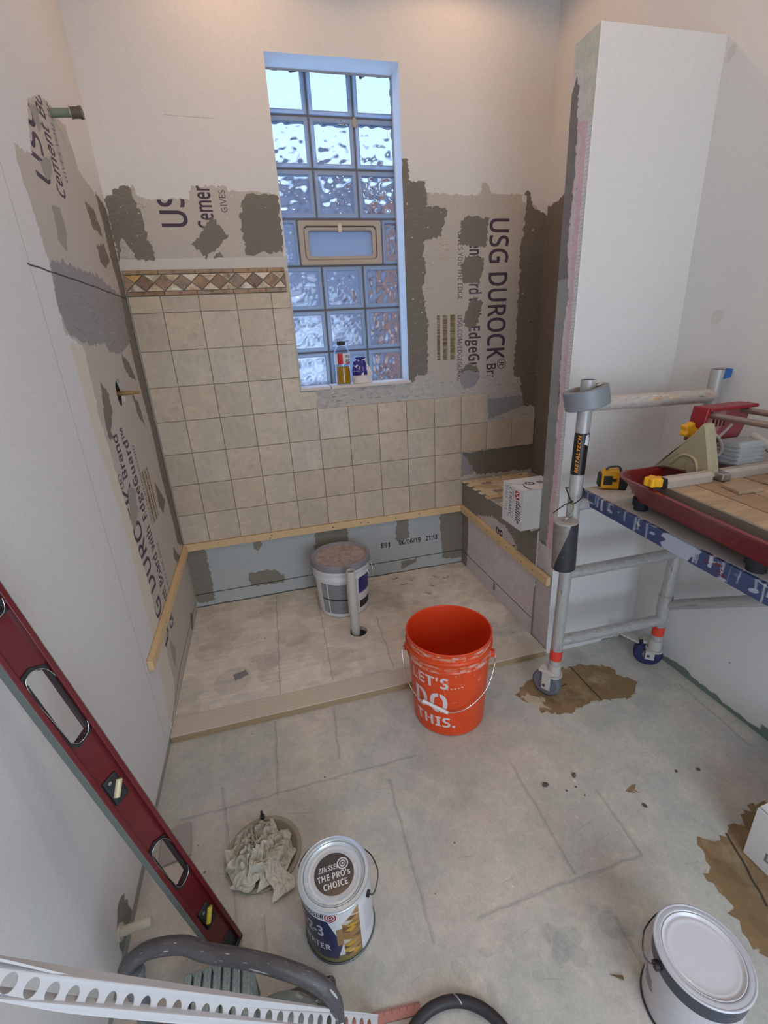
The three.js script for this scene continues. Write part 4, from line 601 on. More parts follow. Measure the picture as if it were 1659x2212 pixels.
// ---------- rag stuffed in the toilet flange ----------
{
  const o = thing('floor_flange', 'dirty round floor flange stuffed with rags near the red level', 'flange', [0.322, 0.0005, 1.405]);
  part(o, 'flange_ring', lathe([[0.094, 0.0], [0.105, 0.0], [0.106, 0.003], [0.103, 0.006], [0.096, 0.006], [0.093, 0.003]], 56), mat(0xa39b8b, 0.9));
  part(o, 'flange_dirt', new THREE.CylinderGeometry(0.094, 0.094, 0.003, 40).translate(0, 0.002, 0), mat(0x847b6d, 0.95));
  const bolt = part(o, 'bolt', join([rod([0, 0, 0], [0, 0.03, 0], 0.004, 10), rod([0, 0.006, 0], [0, 0.012, 0], 0.008, 6)]), M.darkSteel); bolt.position.set(0.0, 0.004, -0.1);
  const rag = thing('crumpled_rag', 'crumpled dusty off-white rag stuffed in the floor flange', 'rag', [0.312, 0.006, 1.412]);
  const n = 150, g = new THREE.PlaneGeometry(2, 2, n, n).rotateX(-Math.PI / 2), p = g.attributes.position;
  for (let i = 0; i < p.count; i++) {
    let x = p.getX(i), z = p.getZ(i); const q = Math.max(Math.abs(x), Math.abs(z)), l = Math.hypot(x, z) || 1, k = q / l, a = Math.atan2(z, x); x *= k; z *= k;                // square to disc
    const R = 0.088 + 0.012 * (fbm(Math.cos(a) * 2.2 + 5, Math.sin(a) * 2.2 + 5, 3) - 0.5) * 3;
    const px = x * R, pz = z * R, w1 = fbm(px * 26 + 3, pz * 26 + 7, 2) * 5, rid = (f, s, o1) => 1 - Math.abs(2 * vnoise(px * f + w1 + o1, pz * f - w1 + o1 * 2) - 1);
    const fold = Math.pow(rid(48, 1, 3), 2) * 0.026 + Math.pow(rid(95, 1, 11), 2) * 0.016 + fbm(px * 20, pz * 20, 2) * 0.012;
    const edge = 1 - Math.pow(q, 3);
    p.setXYZ(i, px + (vnoise(px * 50, pz * 50 + 9) - 0.5) * 0.022, 0.004 + edge * 0.014 + fold * (0.3 + 0.7 * edge), pz + (vnoise(px * 50 + 30, pz * 50) - 0.5) * 0.022);
  }
  g.computeVertexNormals();
  const ragTex = paint(512, 512, [0, 1, 0, 1], (c) => { c.fillStyle = 'rgb(208,203,188)'; c.fillRect(0, 0, 1, 1); specks(c, 120, [0, 1, 0, 1], ['rgba(168,160,140,.35)', 'rgba(212,208,194,.4)', 'rgba(140,132,114,.25)'], 0.02, 0.08); }, [[30, 30, 0.1, 0.02, 3], [300, 300, 0.1, 0, 5]]);
  const ragMat = mat(0xffffff, 0.95, { map: ragTex, side: THREE.DoubleSide });
  part(rag, 'cloth', g, ragMat);
  const flap = (x, z, turn, w, l, h) => { const f = new THREE.PlaneGeometry(w, l, 14, 20).rotateX(-Math.PI / 2), q = f.attributes.position; for (let i = 0; i < q.count; i++) { const X = q.getX(i), Z = q.getZ(i), t = Z / l + 0.5; q.setXYZ(i, X * (0.7 + 0.6 * t) + 0.006 * Math.sin(Z * 90), h * (1 - t) * (1 - t) + 0.004 + 0.008 * Math.abs(Math.sin(X * 110 + Z * 40)) * (1 - 0.6 * t) + vnoise(X * 70 + x * 99, Z * 70) * 0.006, Z); } f.computeVertexNormals(); f.rotateY(turn).translate(x, 0, z); part(rag, 'cloth_fold', f, ragMat); };
  flap(0.05, 0.085, 0.35, 0.05, 0.085, 0.03); flap(0.02, 0.05, 0.2, 0.05, 0.09, 0.045); flap(-0.03, 0.05, -0.5, 0.045, 0.08, 0.04); flap(0.055, 0.03, 1.0, 0.05, 0.07, 0.035); flap(-0.055, -0.01, -1.4, 0.05, 0.07, 0.035); flap(0.0, -0.03, 2.6, 0.05, 0.06, 0.045);
}
// ---------- scrap tile under the level ----------
{ const o = solo('tile_scrap', 'square grey scrap tile lying by the left wall behind the level', 'tile', slab(shapeOf([0, 0, 0.085, 0.004, 0.083, 0.105, 0.004, 0.103]), 0.009, 0.001).rotateX(-Math.PI / 2), mat(0xa29c98, 0.7)); o.position.set(0.038, 0.0005, 1.366); o.rotation.y = 0.1; }

// ---------- spirit level leaning on the left wall ----------
{
  const o = thing('spirit_level', 'long red and grey spirit level leaning on the left wall', 'level', [0.228, 0.006, 1.643]);
  const e1 = V(-0.196, 0.98, 0.0).normalize(), e2 = V(0.55, 0, -0.83); e2.addScaledVector(e1, -e2.dot(e1)).normalize();
  o.quaternion.setFromRotationMatrix(new THREE.Matrix4().makeBasis(e2, e1, V().crossVectors(e2, e1)));   // local x across the web, y along it, z out towards the room
  const Lh = 1.2, Wd = 0.062, T = 0.026, red = phys(0x641419, 0.35, { clearcoat: 0.4 }), grey = mat(0x747e7a, 0.5, { metalness: 0.3 }), blk = mat(0x24262a, 0.5), lime = mat(0xd9c84a, 0.3);
  const web = new THREE.Shape([[0.008, 0], [Wd - 0.008, 0], [Wd - 0.008, Lh], [0.008, Lh]].map((p) => new THREE.Vector2(...p)));
  const slots = [[0.285, 0.42], [0.72, 0.88], [0.985, 1.1]];
  const slot = (y0, y1) => [[0.015, y0 + 0.012], [0.024, y0], [0.048, y0 + 0.006], [0.048, y1 - 0.012], [0.03, y1], [0.015, y1 - 0.006]];
  for (const [a, b] of slots) hole(web, slot(a, b));
  part(o, 'web', slab(web, 0.006).translate(0, 0, -0.003), red, 'dark red enamelled web');
  part(o, 'flange', rbox(0.009, Lh, T, 0.0015, 0.0045, Lh / 2, 0), red); part(o, 'flange', rbox(0.009, Lh, T, 0.0015, Wd - 0.0045, Lh / 2, 0), red);
  part(o, 'flange_face', box(0.0012, Lh - 0.004, T - 0.002, Wd + 0.0004, Lh / 2, 0), grey, 'bare grey milled edge'); part(o, 'flange_face', box(0.0012, Lh - 0.004, T - 0.002, -0.0004, Lh / 2, 0), grey);
  for (const [a, b] of slots) { const f = part(o, 'hand_hole_frame', slab(hole(shapeOf(slot(a, b).map(([x, y]) => [0.0315 + (x - 0.0315) * 1.25, (a + b) / 2 + (y - (a + b) / 2) * 1.1]).flat()), slot(a, b)), 0.012).translate(0, 0, -0.006), blk); part(f, 'edge_wire', tube([...slot(a, b), slot(a, b)[0]].map(([x, y]) => [x, y, 0.0075]), 0.0009, 60, 5), M.chrome); }
  const vial = (y, turn) => { const v = part(o, 'vial_block', rbox(0.03, 0.06, 0.016, 0.004, 0.03, y, 0), blk); part(v, 'vial', rod([0.022, y - 0.012, 0.0085], [0.042, y + 0.012, 0.0085], 0.006, 14), turn ? lime : mat(0xcfc39a, 0.3)); part(v, 'screw', rod([0.025, y + 0.022, 0.0085], [0.025, y + 0.022, 0.0105], 0.0035, 12), M.steel); };
  vial(0.155, true); vial(0.59, false); vial(1.15, false);
  part(o, 'end_cap', join([rbox(Wd, 0.01, T, 0.002, Wd / 2, 0.003, 0), rbox(0.04, 0.045, 0.012, 0.003, 0.031, 0.03, 0)]), blk); part(o, 'end_cap', rbox(Wd, 0.012, T, 0.002, Wd / 2, Lh - 0.004, 0), blk);
}

// ---------- wet vacuum, hose, corner bead, rule ----------
const splat = paint(512, 512, [0, 1, 0, 1], (c) => { c.fillStyle = 'rgb(84,80,82)'; c.fillRect(0, 0, 1, 1); specks(c, 150, [0, 1, 0, 1], ['rgba(206,204,206,.8)', 'rgba(150,146,150,.6)'], 0.002, 0.012); specks(c, 8, [0, 1, 0, 1], ['rgba(196,196,200,.8)'], 0.02, 0.05); }, [[20, 20, 0.2, 0, 3], [120, 120, 0.12, 0, 6]]);
const splatLight = paint(512, 512, [0, 1, 0, 1], (c) => { c.fillStyle = 'rgb(140,148,142)'; c.fillRect(0, 0, 1, 1); specks(c, 160, [0, 1, 0, 1], ['rgba(200,204,200,.6)', 'rgba(70,72,74,.55)', 'rgba(110,118,112,.5)'], 0.004, 0.03); }, [[20, 20, 0.15, 0, 3], [120, 120, 0.12, 0, 6]]);
{
  const o = thing('wet_vacuum', 'paint-splattered dark wet vacuum with carrying handle beside the level', 'vacuum');
  const ms = mat(0xffffff, 0.5, { map: splat }), ml = mat(0xffffff, 0.55, { map: splatLight });
  const hp = [[0.09, 0.20, 1.722], [0.093, 0.24, 1.716], [0.13, 0.262, 1.712], [0.20, 0.262, 1.722], [0.24, 0.256, 1.742], [0.32, 0.252, 1.775], [0.39, 0.24, 1.806], [0.445, 0.212, 1.83], [0.468, 0.17, 1.842], [0.47, 0.11, 1.85]];
  const hg = tube(hp, 0.0155, 90, 14), q = hg.attributes.position; part(o, 'handle', hg, ms, 'dark grey arched handle with paint splashes');
  part(o, 'handle_post', join([rod([0.105, 0.02, 1.74], [0.1, 0.235, 1.722], 0.018, 18), rod([0.101, 0.218, 1.724], [0.1, 0.236, 1.722], 0.022, 18)]), mat(0x6e7074, 0.5));
  part(o, 'motor_housing', rbox(0.13, 0.15, 0.12, 0.02, 0.255, 0.115, 1.80), ml);
  for (let k = 0; k < 7; k++) part(o, 'vent_rib', rbox(0.014, 0.142, 0.006, 0.0025, 0.199 + k * 0.0185, 0.122, 1.738), ml);
  for (let k = 0; k < 7; k++) part(o, 'cap_rib', rbox(0.015, 0.014, 0.126, 0.004, 0.199 + k * 0.0185, 0.194, 1.80), ml);
  part(o, 'tank', lathe([[0, 0.172], [0.05, 0.17], [0.085, 0.155], [0.105, 0.12], [0.112, 0.06], [0.115, 0.012], [0.1, 0.0], [0, 0]], 48).scale(0.9, 0.8, 0.75).translate(0.352, 0.001, 1.845), ml);
  part(o, 'base', rbox(0.40, 0.03, 0.16, 0.012, 0.275, 0.016, 1.815), ms);
}
{ const pts = []; for (let k = 0; k <= 20; k++) { const a = (205 - k * 15) * deg; pts.push([0.684 + 0.122 * Math.cos(a), 0.0125, 1.962 - 0.118 * Math.sin(a)]); } pts.push([0.6, 0.0125, 2.12], [0.5, 0.014, 2.1]);
  const o = thing('vacuum_hose', 'black hose looped on the floor at the bottom edge', 'hose'); part(o, 'hose', tube(pts, 0.0115, 140, 12), mat(0x2c282c, 0.55)); part(o, 'hose_clip', ring(0.0128, 0.0016, 20, 6).rotateZ(Math.PI / 2).rotateY(0.5).translate(0.722, 0.0125, 1.850), M.steel); }
{
  const o = thing('corner_bead', 'white perforated corner bead leaning across the bottom left corner', 'corner bead');
  const cl = new THREE.CatmullRomCurve3(BEAD.map((p) => V(...p)));
  const Lb = cl.getLength(), Wb = 0.028, s = shapeOf([...Array.from({ length: 61 }, (_, i) => [i / 60 * Lb, -Wb / 2]), ...Array.from({ length: 61 }, (_, i) => [(1 - i / 60) * Lb, Wb / 2])].flat()), nh = Math.floor(Lb / 0.029);
  for (let k = 0; k < nh; k++) hole(s, circlePts(0.014 + k * 0.029, -0.001, 0.0088, 18));
  const bend = (g) => { const p = g.attributes.position; const up = V(0.139, 0.933, -0.332); for (let i = 0; i < p.count; i++) { const t = THREE.MathUtils.clamp(p.getX(i) / Lb, 0, 1), c = cl.getPointAt(t), tg = cl.getTangentAt(t); const toEye = V(0.4976, 1.3486, 2.3561).sub(c).normalize(); const flat = V().crossVectors(toEye, tg).normalize(); const w = flat.clone().applyAxisAngle(tg, 0); const nn = V().crossVectors(w, tg).normalize(); c.addScaledVector(w, p.getY(i)).addScaledVector(nn, p.getZ(i)); p.setXYZ(i, c.x, c.y, c.z); } return smooth(g, 0.5); };
  const grid = []; { const g = slab(s, 0.0014); grid.push(bend(g)); }
  part(o, 'perforated_flange', grid[0], mat(0xcfcdce, 0.45));
  const nose = (y) => { const g = new THREE.BoxGeometry(Lb, 0.0022, 0.0028, 80, 1, 1).translate(Lb / 2, y, 0.001); return bend(g); };
  part(o, 'bead_edge', nose(Wb / 2), mat(0xd6d4d5, 0.45)); part(o, 'bead_edge', nose(-Wb / 2), mat(0xd6d4d5, 0.45));
}
{
  const t = paint(512, 64, [0, 0.2, 0, 0.02], (c) => { c.fillStyle = 'rgb(186,128,116)'; c.fillRect(0, 0, 1, 1); for (let k = 0; k < 60; k++) { c.fillStyle = 'rgb(58,40,40)'; c.fillRect(k * 0.0033, 0.02 - (k % 5 ? 0.004 : 0.008), 0.0008, 0.01); } });
  const o = solo('wooden_rule', 'reddish rule with tick marks lying on the floor beside the vacuum', 'ruler', slab(rectShape(0, 0.16, 0, 0.02), 0.004).rotateX(-Math.PI / 2), mat(0xffffff, 0.6, { map: t })); o.position.set(0.482, 0.0005, 1.828); o.rotation.y = -0.1;
}
// ---------- white carton and debris at the right ----------
{
  const o = thing('white_carton', 'white cardboard carton on the brown bare floor patch at right', 'box', [1.579, 0.0005, 1.781]), H = 0.17, a = 0.10;
  o.rotation.y = 0.05;
  const t = paint(512, 512, [0, 0.3, 0, H], (c) => { c.fillStyle = 'rgb(214,210,206)'; c.fillRect(0, 0, 1, 1); c.fillStyle = 'rgb(120,118,120)'; c.fillRect(0.045, 0.035, 0.12, 0.028); c.fillStyle = 'rgb(176,174,174)'; for (let k = 0; k < 6; k++) c.fillRect(0.05 + k * 0.018, 0.04, 0.01, 0.018); });
  part(o, 'body', rbox(0.3, H, 0.26, 0.003, 0.15, H / 2, 0.13), mat(0xd6d2ce, 0.8));
  part(o, 'printed_side', new THREE.ShapeGeometry(rectShape(0, 0.258, 0.001, H - 0.001)).rotateY(-Math.PI / 2).translate(-0.0003, 0, 0.001), mat(0xffffff, 0.8, { map: t }));
  part(o, 'flap', slab(rectShape(0, 0.296, 0, 0.1), 0.003).rotateX(-Math.PI / 2 + 0.06).translate(0.002, H, 0.104), mat(0xdcd8d4, 0.8));
}
{
  const chips = [[1.19, 1.455, 0.011], [1.295, 1.452, 0.010], [1.242, 1.49, 0.004], [1.276, 1.488, 0.004], [1.285, 1.52, 0.003], [1.43, 1.6, 0.008], [1.68, 1.55, 0.007], [1.61, 1.535, 0.006]];
  chips.forEach(([x, z, r], i) => { const o = solo('mortar_chip', ['dark mortar chip right of the orange bucket, left of a pair', 'dark mortar chip right of the orange bucket, right of a pair', 'tiny dark crumb below the pair of mortar chips, left', 'tiny dark crumb below the pair of mortar chips, right', 'lowest tiny dark crumb below the mortar chips', 'grey crumb just below the peeled brown floor spot', 'dark upright chip near the right wall base', 'dull chip left of the upright dark chip'][i], 'chip', new THREE.DodecahedronGeometry(r, 0).scale(1, 0.45, 0.7), mat(0x5c5450, 0.9)); o.position.set(x, r * 0.33, z); o.rotation.y = i; });
  const o = solo('wood_splinter', 'brown wood splinter lying left of the navy-banded paint can', 'splinter', new THREE.ConeGeometry(0.004, 0.03, 6).rotateZ(Math.PI / 2).scale(1, 0.5, 1), mat(0x6c5a3c, 0.9)); o.position.set(1.075, 0.0025, 1.905); o.rotation.y = -0.5;
  const f = [[1.13, 0.14], [1.19, 0.1], [1.33, 0.12], [1.38, 0.15], [1.28, 0.2], [1.23, 0.28], [1.10, 0.06]];
  f.forEach(([x, z], i) => { const g = new THREE.PlaneGeometry(0.04, 0.02, 6, 4).rotateX(-Math.PI / 2), p = g.attributes.position; for (let k = 0; k < p.count; k++) p.setY(k, 0.002 + 0.008 * vnoise(k * 1.3 + i, i * 3.1)); g.computeVertexNormals(); const s = solo('plaster_flake', ['plaster flake left of the pair in front of the printed date', 'plaster flake right of the pair in front of the printed date', 'plaster flake nearest the back wall near the bench', 'plaster flake lying closest to the bench front', 'large plaster flake midway between bench and pail', 'plaster flake nearest the orange bucket on the shower floor', 'plaster flake closest to the lidded pail'][i], 'flake', g, mat(0xd2c6b4, 0.9, { side: THREE.DoubleSide }), 'plaster flakes on the shower floor'); s.position.set(x, SF, z); s.rotation.y = i * 1.1; });
}
// ---------- rolling scaffold ----------
const tubeTex = paint(512, 512, [0, 1, 0, 1], (c) => { c.fillStyle = 'rgb(176,174,172)'; c.fillRect(0, 0, 1, 1); specks(c, 140, [0, 1, 0, 1], ['rgba(206,200,194,.5)', 'rgba(140,136,134,.4)', 'rgba(214,206,196,.6)'], 0.004, 0.03); specks(c, 12, [0, 1, 0, 1], ['rgba(90,84,82,.7)'], 0.004, 0.012); }, [[30, 30, 0.08, 0.01, 2], [200, 200, 0.05, 0, 5]]);
const rungTex = paint(512, 512, [0, 1, 0, 1], (c) => { c.fillStyle = 'rgb(190,180,172)'; c.fillRect(0, 0, 1, 1); specks(c, 60, [0, 1, 0.45, 0.95], ['rgba(190,140,104,.6)', 'rgba(206,186,160,.6)', 'rgba(120,112,90,.5)'], 0.01, 0.06); specks(c, 60, [0, 1, 0, 1], ['rgba(222,214,206,.7)', 'rgba(150,140,130,.5)'], 0.004, 0.03); }, [[30, 30, 0.08, 0.01, 2]]);
const alu = mat(0xffffff, 0.45, { map: tubeTex, metalness: 0.25 }), rungM = mat(0xffffff, 0.55, { map: rungTex, metalness: 0.1 });
const SZ = 1.12, sc = thing('scaffold', 'wheeled aluminium scaffold end frame in front of the wing wall', 'scaffold');
const LP0 = [1.4345, 0.105, SZ], LP1 = [1.457, 1.195, SZ], RP0 = [1.898, 0.105, SZ], RP1 = [1.946, 1.192, SZ], TR = 0.0215;
const at = (a, b, y) => { const t = (y - a[1]) / (b[1] - a[1]); return [a[0] + (b[0] - a[0]) * t, y, a[2] + (b[2] - a[2]) * t]; };
for (const [a, b] of [[LP0, LP1], [RP0, RP1]]) { const p = part(sc, 'post', join([rod(a, b, TR, 28)]), alu); part(p, 'post_mouth', rod(at(a, b, b[1] - 0.002), at(a, b, b[1] + 0.0006), TR - 0.003, 24), mat(0x2a2a2e, 0.8)); part(p, 'red_band', rod(at(a, b, 0.172), at(a, b, 0.214), TR + 0.0008, 28), mat(0xd8402e, 0.5), 'red tape band'); }
for (const [y0, y1, m, r] of [[1.122, 1.108, rungM, 0.0225], [0.535, 0.532, alu, 0.0205], [0.251, 0.240, alu, 0.0205], [0.790, 0.788, alu, 0.0195]]) part(sc, 'rung', rod(at(LP0, LP1, y0), at(RP0, RP1, y1), r, 24), m);
for (const y of [0.29, 0.345]) part(sc, 'collar', rod(at(RP0, RP1, y - 0.004), at(RP0, RP1, y + 0.004), TR + 0.004, 24), alu);
part(sc, 'brace', rod([1.918, 0.312, 1.13], [1.925, 1.02, 2.22], 0.0195, 20), alu); part(sc, 'brace_socket', rod(at(RP0, RP1, 0.285), at(RP0, RP1, 0.352), TR + 0.0028, 24), alu);
{ // black sticker on the near post
  const t = paint(512, 512, [0, 1, 0, 1], (c) => { c.fillStyle = 'rgb(30,28,30)'; c.fillRect(0, 0, 1, 1); c.save(); c.translate(0.62, 0.04); c.rotate(Math.PI / 2); c.scale(1, 0.36); text(c, 'METALTECH', 0, 0, 0.30, 0, 'rgb(222,140,40)', 'italic bold 100px sans-serif', 0.9); c.restore(); for (let k = 0; k < 12; k++) { c.fillStyle = 'rgba(190,190,190,.6)'; c.fillRect(0.05, 0.1 + k * 0.045, 0.04, 0.012); } ragged(c, [0.70, 0.74, 0.80, 0.7, 0.84, 0.86, 0.78, 0.98, 0.71, 0.95], 'rgb(220,220,222)', 0.01, 0.03); });
  const a = at(LP0, LP1, 0.90), b = at(LP0, LP1, 1.035), g = new THREE.CylinderGeometry(TR + 0.0006, TR + 0.0006, 0.135, 28, 1, true, Math.PI * 0.55, Math.PI * 2).rotateZ(-0.0206).translate((a[0] + b[0]) / 2, 0.9675, SZ); part(sc, 'sticker', g, mat(0xffffff, 0.4, { map: t }), 'black sticker with orange lettering');
}
part(sc, 'blue_tape', slab(shapeOf([0, 0, 0.03, 0.004, 0.032, 0.03, 0.006, 0.034]), 0.003, 0.0005).translate(1.946, 1.162, SZ + 0.021), mat(0x2f62b0, 0.6));
function caster(px, pz, wx, wz, turn, brake) {
  const c = new THREE.Group(); c.name = 'caster'; sc.add(c); const R = 0.054;
  part(c, 'stem', join([rod([px, 0.105, pz], [px, 0.15, pz], 0.024, 20), rod([px, 0.098, pz], [px, 0.106, pz], 0.032, 24)]), mat(0xb8b2ac, 0.6));
  const grp = (g) => g.rotateY(turn).translate(wx, 0, wz);
  part(c, 'fork', grp(join([rbox(0.006, 0.085, 0.034, 0.002, -0.026, 0.078, 0.006), rbox(0.006, 0.085, 0.034, 0.002, 0.026, 0.078, 0.006), rbox(0.062, 0.012, 0.06, 0.003, 0, 0.117, 0.004)])), mat(0xc2bcb4, 0.65));
  const w = part(c, 'wheel', grp(lathe([[0.018, -0.016], [0.046, -0.0165], [R, -0.013], [R, 0.013], [0.046, 0.0165], [0.018, 0.016]], 40).rotateZ(Math.PI / 2).translate(0, R + 0.0005, 0)), mat(brake ? 0x2a2c58 : 0x6c7078, 0.6));
  part(w, 'hub', grp(rod([-0.02, R, 0], [0.02, R, 0], 0.022, 24)), mat(brake ? 0x6f665c : 0x7f8da4, 0.5)); part(w, 'axle', grp(rod([-0.031, R, 0], [0.031, R, 0], 0.006, 12)), M.darkSteel);
  if (brake) part(c, 'brake_pedal', grp(rbox(0.05, 0.008, 0.075, 0.003, 0, 0, 0).rotateX(0.35).translate(0, 0.118, -0.075)), mat(0xb8b0a6, 0.65));
  else for (let k = 0; k < 5; k++) part(w, 'spoke', grp(box(0.006, 0.03, 0.008).translate(0, 0.03, 0).rotateX(k * 1.2566).translate(0, R, 0).translate(0.014, 0, 0)), mat(0x9aa4b4, 0.5));
}
caster(LP0[0], SZ, 1.421, 1.102, 0.55, false); caster(RP0[0], SZ, 1.912, 1.08, 0.9, true);

// plank
{
  const pl = thing('scaffold_platform', 'plywood scaffold platform with paint-splattered blue edge rail', 'platform');
  const top = paint(1024, 512, [1.4, 2.0, -2.3, -1.0], (c) => { c.fillStyle = 'rgb(190,184,174)'; c.fillRect(1, -3, 2, 3); specks(c, 120, [1.4, 2, -2.3, -1], ['rgba(206,200,190,.5)', 'rgba(168,176,172,.3)', 'rgba(170,160,148,.4)'], 0.01, 0.06); }, [[40, 40, 0.08, 0.02, 2], [200, 200, 0.08, 0, 5]]);
  const edge = paint(1024, 128, [1.0, 2.3, 0, 0.1], (c) => { c.fillStyle = 'rgb(62,76,116)'; c.fillRect(0, 0, 4, 1); specks(c, 40, [1, 2.3, 0, 0.1], ['rgba(200,204,210,.75)', 'rgba(120,130,150,.6)'], 0.004, 0.016); for (let k = 0; k < 60; k++) { const z = rr(1, 2.3); stroke(c, [z, 0.1, z + rr(-0.004, 0.004), rr(0, 0.05)], 'rgba(214,216,220,' + rr(0.3, 0.8) + ')', rr(0.002, 0.012), 0.001); } ragged(c, [1.47, 0, 1.56, 0, 1.58, 0.1, 1.46, 0.1], 'rgb(176,184,200)', 0.012, 0.012); specks(c, 10, [1.58, 1.7, 0.02, 0.08], ['rgb(110,36,40)'], 0.003, 0.008); });
  const shp = shapeOf([1.512, -1.075, 1.896, -1.075, 1.896, -2.25, 1.42, -2.25]);
  part(pl, 'deck', slab(shp, 0.012).rotateX(-Math.PI / 2).translate(0, 0.818, 0), mat(0xffffff, 0.8, { map: top }));
  const n = V(1.42 - 1.512, 0, 2.25 - 1.075), len = n.length(), turn = Math.atan2(n.x, n.z);
  part(pl, 'edge_rail', slab(rectShape(0, len, 0, 0.044), 0.012, 0.001).translate(1.075, 0, 0).translate(-1.075, 0, 0).rotateY(-Math.PI / 2).rotateY(turn).translate(1.512, 0.7855, 1.075), mat(0xffffff, 0.5, { map: (() => { edge.offset.x = -1.0 / 1.3 + 1.075 / 1.3; edge.repeat.set(1 / 1.3, 1 / 0.044); edge.offset.y = 0; return edge; })() }), 'blue rail smeared with white paint');
  part(pl, 'end_rail', box(0.38, 0.03, 0.012, 1.702, 0.802, 1.082), mat(0x46557f, 0.6)); part(pl, 'far_rail', box(0.012, 0.04, 1.08, 1.8895, 0.797, 1.70), mat(0x46557f, 0.6));
}
// duct tape roll hung over the post
{
  const o = thing('duct_tape_roll', 'silver duct tape roll hung over the scaffold post top', 'tape', [1.456, 1.142, SZ]); o.rotation.set(-0.10, 0, 0.20);
  part(o, 'tape', lathe([[0.043, -0.028], [0.065, -0.028], [0.066, -0.026], [0.066, 0.026], [0.065, 0.028], [0.043, 0.028], [0.043, -0.028]], 56), mat(0x83888e, 0.5, { metalness: 0.12 })); part(o, 'core', lathe([[0.0395, -0.0275], [0.043, -0.0275], [0.043, 0.0275], [0.0395, 0.0275], [0.0395, -0.0275]], 48), mat(0xa39488, 0.9));
  part(o, 'loose_tab', rbox(0.02, 0.002, 0.012, 0.0008, 0.036, 0.027, 0.022).rotateZ(0.1), mat(0xd8cbb8, 0.6));
}
// canister on a cable tie and carabiner
{
  const o = thing('hanging_canister', 'dark cylindrical canister hanging from the scaffold post by a carabiner', 'canister', [1.395, 0.591, 1.168]); o.rotation.z = 0.03;
  const t = paint(512, 256, [0, 1, 0, 1], (c) => { c.fillStyle = 'rgb(58,58,62)'; c.fillRect(0, 0, 1, 1); path(c, [0.58, 0, 0.74, 0, 0.93, 0.8, 0.97, 1, 0.5, 1]); c.fillStyle = 'rgb(140,134,128)'; c.fill(); specks(c, 30, [0, 1, 0, 1], ['rgba(200,196,192,.6)'], 0.002, 0.008); }, [[20, 20, 0.12, 0, 2]]);
  part(o, 'canister_body', heightUV(lathe([[0.0, 0.0], [0.036, 0.0], [0.0385, 0.003], [0.0385, 0.165], [0.0375, 0.168]], 48), 0.17), mat(0xffffff, 0.4, { map: t, metalness: 0.3 }));
  part(o, 'canister_cap', lathe([[0.0375, 0.168], [0.036, 0.172], [0.02, 0.1725], [0.014, 0.171], [0, 0.171]], 48), mat(0xa7a19a, 0.6)); part(o, 'hang_ring', new THREE.TorusGeometry(0.011, 0.0018, 8, 24).rotateX(0.9).translate(0, 0.178, 0), M.steel);
  const k = thing('carabiner', 'small green carabiner between canister and cable tie', 'carabiner', [1.399, 0.775, 1.168]);
  part(k, 'hook', tube([[0, 0, 0], [0.008, 0.006, 0], [0.013, 0.028, 0], [0.008, 0.043, 0], [-0.002, 0.044, 0], [-0.007, 0.036, 0]], 0.0025, 40, 8), mat(0x8d9c74, 0.3, { metalness: 0.6 })); part(k, 'gate', rod([-0.007, 0.036, 0], [0, 0, 0], 0.0022, 8), M.chrome);
  const z = solo('cable_tie', 'black cable tie looped round the scaffold post, tail sticking out', 'cable tie', join([tube([[1.43, 0.846, 1.094], [1.474, 0.85, 1.12], [1.462, 0.838, 1.148], [1.43, 0.822, 1.162], [1.405, 0.818, 1.168], [1.408, 0.828, 1.155], [1.418, 0.846, 1.12], [1.43, 0.85, 1.096]], 0.0021, 60, 6), tube([[1.405, 0.826, 1.17], [1.375, 0.823, 1.175], [1.328, 0.806, 1.185]], 0.0018, 24, 6), rbox(0.007, 0.007, 0.006, 0.001, 1.402, 0.827, 1.17)]), M.black);
}
// tape measure
{
  const o = thing('tape_measure', 'yellow and black tape measure standing on the scaffold platform', 'tape measure', [1.59, 0.831, 1.118], -0.5); o.scale.setScalar(1.02);
  const s = new THREE.Shape(); s.moveTo(-0.036, 0.003); s.lineTo(0.036, 0.0); s.lineTo(0.041, 0.02); s.lineTo(0.038, 0.05); s.lineTo(0.015, 0.066); s.lineTo(-0.026, 0.066); s.lineTo(-0.038, 0.052); s.lineTo(-0.04, 0.012); s.closePath();
  part(o, 'case', slab(s, 0.036, 0.005).translate(0, 0, -0.018), M.yellow, 'yellow case');
  part(o, 'grip', slab(shapeOf([0.016, 0.002, 0.040, 0.0, 0.046, 0.02, 0.042, 0.05, 0.016, 0.066]), 0.040, 0.004).translate(0, 0, -0.02), mat(0x26282c, 0.7), 'black rubber grip'); part(o, 'nose', slab(shapeOf([-0.044, 0.012, -0.036, 0.01, -0.036, 0.056, -0.042, 0.05]), 0.038, 0.003).translate(0, 0, -0.019), mat(0x26282c, 0.7));
  part(o, 'badge', join([box(0.026, 0.03, 0.002, -0.016, 0.032, 0.0185), box(0.016, 0.01, 0.002, 0.002, 0.033, 0.0185)]), mat(0x201f20, 0.6)); part(o, 'belt_clip', tube([[-0.024, 0.066, 0.006], [-0.018, 0.074, 0.006], [0.014, 0.077, 0.006], [0.02, 0.066, 0.006]], 0.003, 24, 6).scale(1, 1, 2), mat(0x3a3a3e, 0.5));
}
